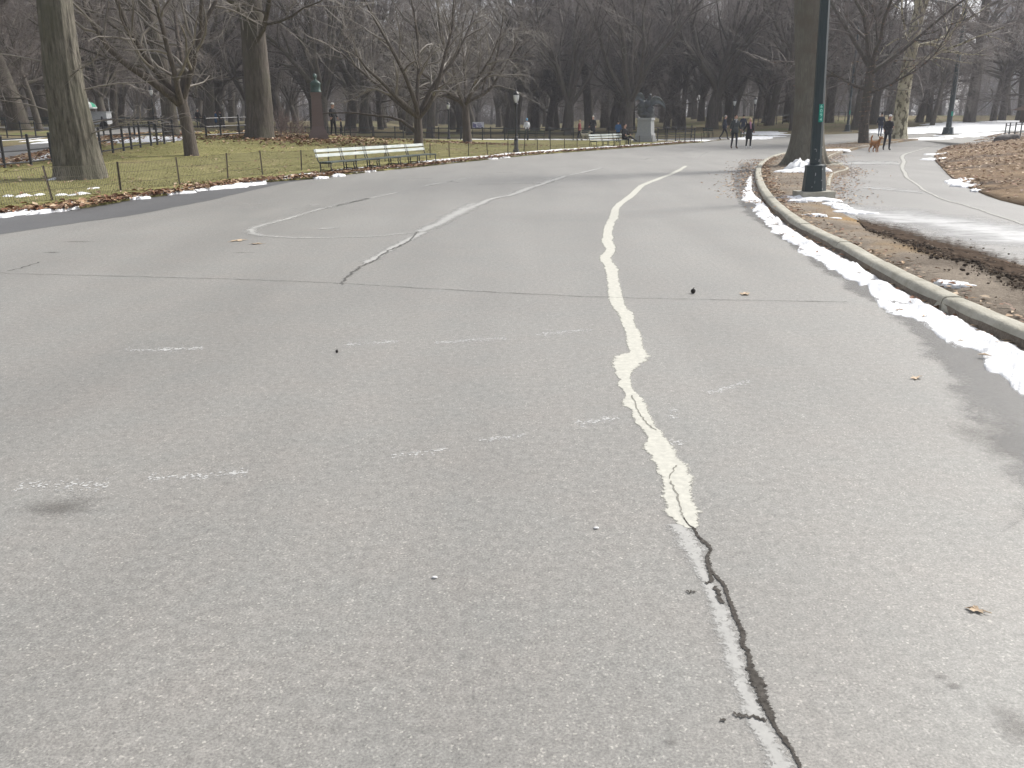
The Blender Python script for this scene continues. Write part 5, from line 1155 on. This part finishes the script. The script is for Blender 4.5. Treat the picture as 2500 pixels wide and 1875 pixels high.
    if hair == 'short': hb.ball(hc+Vector((0, .014, .03))*k, Vector((.084, .098, .1))*k, 16, 10)
    elif hair == 'long':
        hb.ball(hc+Vector((0, .018, .025))*k, Vector((.09, .1, .108))*k, 16, 10); hb.tube([hc+Vector((0, .05, 0))*k, hc+Vector((0, .075, -.12))*k, hc+Vector((0, .08, -.26))*k], [.085*k, .09*k, .05*k], 10)
        for s_ in (-1, 1): hb.tube([hc+Vector((s_*.075, -.02, .05))*k, hc+Vector((s_*.088, -.03, -.08))*k, hc+Vector((s_*.085, -.06, -.22))*k], [.03*k, .034*k, .015*k], 8)
    elif hair == 'hood': hb.ball(hc+Vector((0, .03, .02))*k, Vector((.1, .105, .13))*k, 16, 10)
    if hb.v: hb.build('hair' if hair != 'hood' else 'hood', M[hairm], o, True)
    for nm, fn, mt in (extra or []):
        e = MB(); fn(e, hc, k, hz); e.build(nm, M[mt], o, True)
    return o
def scarf(e, hc, k, hz):
    e.tube([hc+Vector((.075*cos(a), .075*sin(a)+.02, -.15))*k for a in [i*pi/6 for i in range(13)]], .04*k, 8); e.tube([hc+Vector((.0, -.08, -.16))*k, hc+Vector((.01, -.14, -.3))*k, hc+Vector((.05, -.15, -.52))*k], [.05*k, .055*k, .045*k], 8)
def collar(e, hc, k, hz): e.tube([hc+Vector((.07*cos(a), .07*sin(a)+.02, -.14))*k for a in [i*pi/6 for i in range(13)]], .03*k, 8); e.tube([hc+Vector((0, -.09, -.17))*k, hc+Vector((-.02, -.14, -.3))*k], [.045*k, .03*k], 8)
def jacket_hem(e, hc, k, hz): e.lathe([(.2*k, (hz-.1)*k), (.205*k, (hz-.04)*k), (.2*k, (hz+.1)*k), (.17*k, (hz+.2)*k)], 18, 0, (0, 0, 0), 1, .78)
def coat_skirt(e, hc, k, hz): e.lathe([(.2*k, (hz-.38)*k), (.2*k, (hz-.2)*k), (.185*k, (hz-.02)*k), (.15*k, (hz+.16)*k)], 18, 0, (0, 0, 0), 1, .8)
def cap(e, hc, k, hz): e.ball(hc+Vector((0, .01, .075))*k, Vector((.088, .1, .075))*k, 14, 8)
def backpack(e, hc, k, hz): e.box((0, .2*k, (hz+.3)*k), (.3*k, .16*k, .42*k))
def bag(e, hc, k, hz): e.ball((-.28*k, 0, (hz-.05)*k), (.08*k, .14*k, .16*k), 12, 8); e.tube([(-.28*k, 0, (hz+.1)*k), (-.1*k, -.05, (hz+.5)*k)], .015*k, 6)
pm, pw = gp(1791, 363), gp(1826, 363)
person('man in dark grey jacket and dark trousers walking towards the camera', pm, 1.83, R(4), ('cloth_grey', 'denim_dark', 'shoe_brown'), .28, ((.05, .05), (.1, -.02)), hairm='hair_dark', extra=[('jacket_hem', jacket_hem, 'cloth_grey'), ('neck_scarf', collar, 'cart_steel')])
person('blond woman in black coat with pink scarf walking hand in hand', pw, 1.66, R(0), ('cloth_black', 'cloth_black', 'shoe_white'), .2, ((.2, .0), (.06, .02)), hair='long', hairm='hair_blond', female=True, coat=.3, extra=[('scarf', scarf, 'scarf_pink'), ('coat_skirt', coat_skirt, 'cloth_black')])
person('grey-haired man in navy jacket striding right past the fence', gp(1767, 341.5), 1.74, R(82), ('cloth_navy', 'denim_dark', 'shoe_black'), .75, ((.04, .12), (.04, -.05)), hairm='hair_grey', extra=[('jacket_hem', jacket_hem, 'cloth_navy')])
person('person in navy jacket half hidden behind the walking couple', gp(1812, 336), 1.72, R(170), ('cloth_navy', 'cloth_grey', 'shoe_black'), .4, hairm='hair_dark')
person('man in black coat and pale cap looking down at his hands beside the dog', gp(2163, 367), 1.8, R(-6), ('cloth_black', 'denim_dark', 'shoe_black'), .35, ((.02, .04), (-.08, .22, .3)), hair='hood', hairm='bag_brown', coat=.2, extra=[('cap', cap, 'cap_white'), ('jacket_hem', jacket_hem, 'cloth_black')])
person('person in navy jacket and blue jeans walking away behind the dog owner', gp(2147, 334), 1.76, R(150), ('cloth_navy', 'denim_blue', 'shoe_black'), .4, hairm='hair_dark', extra=[('jacket_hem', jacket_hem, 'cloth_navy')])
sp = (cb2+Vector((.15, .1, 0)))
person('person in black sitting cross-legged at the right end of the second bench', sp, 1.74, R(38), ('cloth_black', 'cloth_black', 'shoe_black'), 0, ((.0, .2, .25), (.0, .2, .25)), True, hairm='hair_dark')
person('person in bright blue jacket behind the seated figure', gp(1508, 348), 1.45, R(160), ('cloth_blue', 'denim_dark', 'shoe_black'), .2, hairm='hair_dark')
person('walker in dark red top with a pale dog behind the fence', gp(1414, 344), 1.5, R(70), ('cloth_red', 'denim_dark', 'shoe_black'), .4, hairm='hair_blond')
person('white-haired walker in a long black coat behind the fence', gp(1447, 342), 1.78, R(-30), ('cloth_black', 'cloth_black', 'shoe_black'), .2, coat=.6, hairm='hair_white', extra=[('coat_skirt', coat_skirt, 'cloth_black')])
person('person in light blue hood with white pack right of the lantern', gp(1286, 341), 1.6, R(200), ('cloth_white', 'cloth_grey', 'shoe_black'), .3, hair='hood', hairm='cloth_sky', extra=[('backpack', backpack, 'cloth_white')])
person('dark-clad person with white cap right of the red pedestal', gp(815, 333), 1.7, R(60), ('cloth_black', 'cloth_black', 'shoe_black'), .2, hairm='hair_dark', extra=[('cap', cap, 'cap_white')])
person('dark-clad person in a bulky coat right of the white-capped one', gp(834, 333), 1.55, R(-80), ('cloth_black', 'denim_dark', 'shoe_black'), .2, coat=.6, hairm='hair_dark', extra=[('coat_skirt', coat_skirt, 'cloth_black')])
person('white-haired person seen just right of the small multi-stemmed tree', gp(486, 313), 1.6, R(40), ('cloth_black', 'cloth_grey', 'shoe_black'), .2, hairm='hair_white')
person('person in a bright blue coat on the far left avenue', gp(528, 312), 1.5, R(140), ('cloth_blue', 'denim_dark', 'shoe_black'), .2, coat=.5, hairm='hair_dark', extra=[('coat_skirt', coat_skirt, 'cloth_blue')])
person('dark figure next to the blue coat on the far left avenue', gp(541, 312.5), 1.5, R(-40), ('cloth_black', 'denim_dark', 'shoe_black'), .2, hairm='hair_dark')
def dog(label, loc, s, rz, mat):
    """faces -Y; withers about .58 m at s=1; hind hocks point back"""
    V = [(0, .26, .52), (0, .05, .5), (0, -.2, .5), (0, -.3, .58), (0, -.4, .72), (0, -.47, .8), (0, -.58, .78), (0, -.67, .755)]; Rr = [(.1, .11), (.105, .12), (.115, .15), (.085, .1), (.065, .075), (.075, .075), (.045, .045), (.03, .03)]
    E = [(i, i+1) for i in range(7)]
    def chain(root, pts, rads):
        p = root
        for q, rr in zip(pts, rads): V.append(q); Rr.append((rr, rr)); E.append((p, len(V)-1)); p = len(V)-1
    for sx in (-1, 1):
        o = .05*sx
        chain(2, [(sx*.09, -.22, .42), (sx*.09, -.2+o, .28), (sx*.09, -.23+o, .1), (sx*.09, -.25+o, .035), (sx*.09, -.3+o, .025)], (.065, .042, .03, .027, .024))
        chain(0, [(sx*.09, .24, .42), (sx*.095, .15-o, .3), (sx*.095, .3-o, .2), (sx*.095, .29-o, .05), (sx*.095, .23-o, .025)], (.085, .055, .033, .027, .025))
    chain(0, [(0, .34, .6), (0, .39, .74), (0, .34, .87), (0, .26, .92)], (.05, .05, .045, .02))
    me = skin_mesh('dog', [tuple(c*s for c in v) for v in V], E, [tuple(q*s for q in rr) for rr in Rr], 2)
    b = MB(); b.v = [tuple(v.co) for v in me.vertices]; b.f = [tuple(p.vertices) for p in me.polygons]; b.m = [0]*len(b.f)
    for sx in (-1, 1):
        b.tube([Vector((sx*.05, -.44, .86))*s, Vector((sx*.09, -.44, .84))*s, Vector((sx*.1, -.47, .74))*s], [.03*s, .035*s, .012*s], 8); b.ball(Vector((sx*.032, -.545, .825))*s, .01*s, 6, 5, 1)
    b.ball(Vector((0, -.7, .765))*s, .018*s, 8, 6, 1)
    o = b.build('dog', [M[mat], M['eye_dark']], None, True, loc); o.rotation_euler = (0, 0, rz); return tag(o, label, 'dog')
dog('ginger dog with raised tail walking beside the man in black', gp(2134, 372), .9, R(14), 'fur_ginger')
dog('pale shaggy dog walking behind the fence with the red-topped walker', gp(1428, 344), .85, R(80), 'fur_pale')
# light far-off haze: one closed box of thin air round everything
hz_ = MB(); hz_.box((0, 405, 54.8), (1640, 1030, 114)); hm = bpy.data.materials.new('thin_haze'); hm.use_nodes = True; hn = hm.node_tree; hn.nodes.clear()
ho = hn.nodes.new('ShaderNodeOutputMaterial'); hv = hn.nodes.new('ShaderNodeVolumePrincipled'); hv.inputs['Color'].default_value = (.82, .84, .92, 1); hv.inputs['Density'].default_value = .0007; hv.inputs['Anisotropy'].default_value = .3
hn.links.new(hv.outputs[0], ho.inputs['Volume']); tag(hz_.build('haze', hm), kind='stuff')
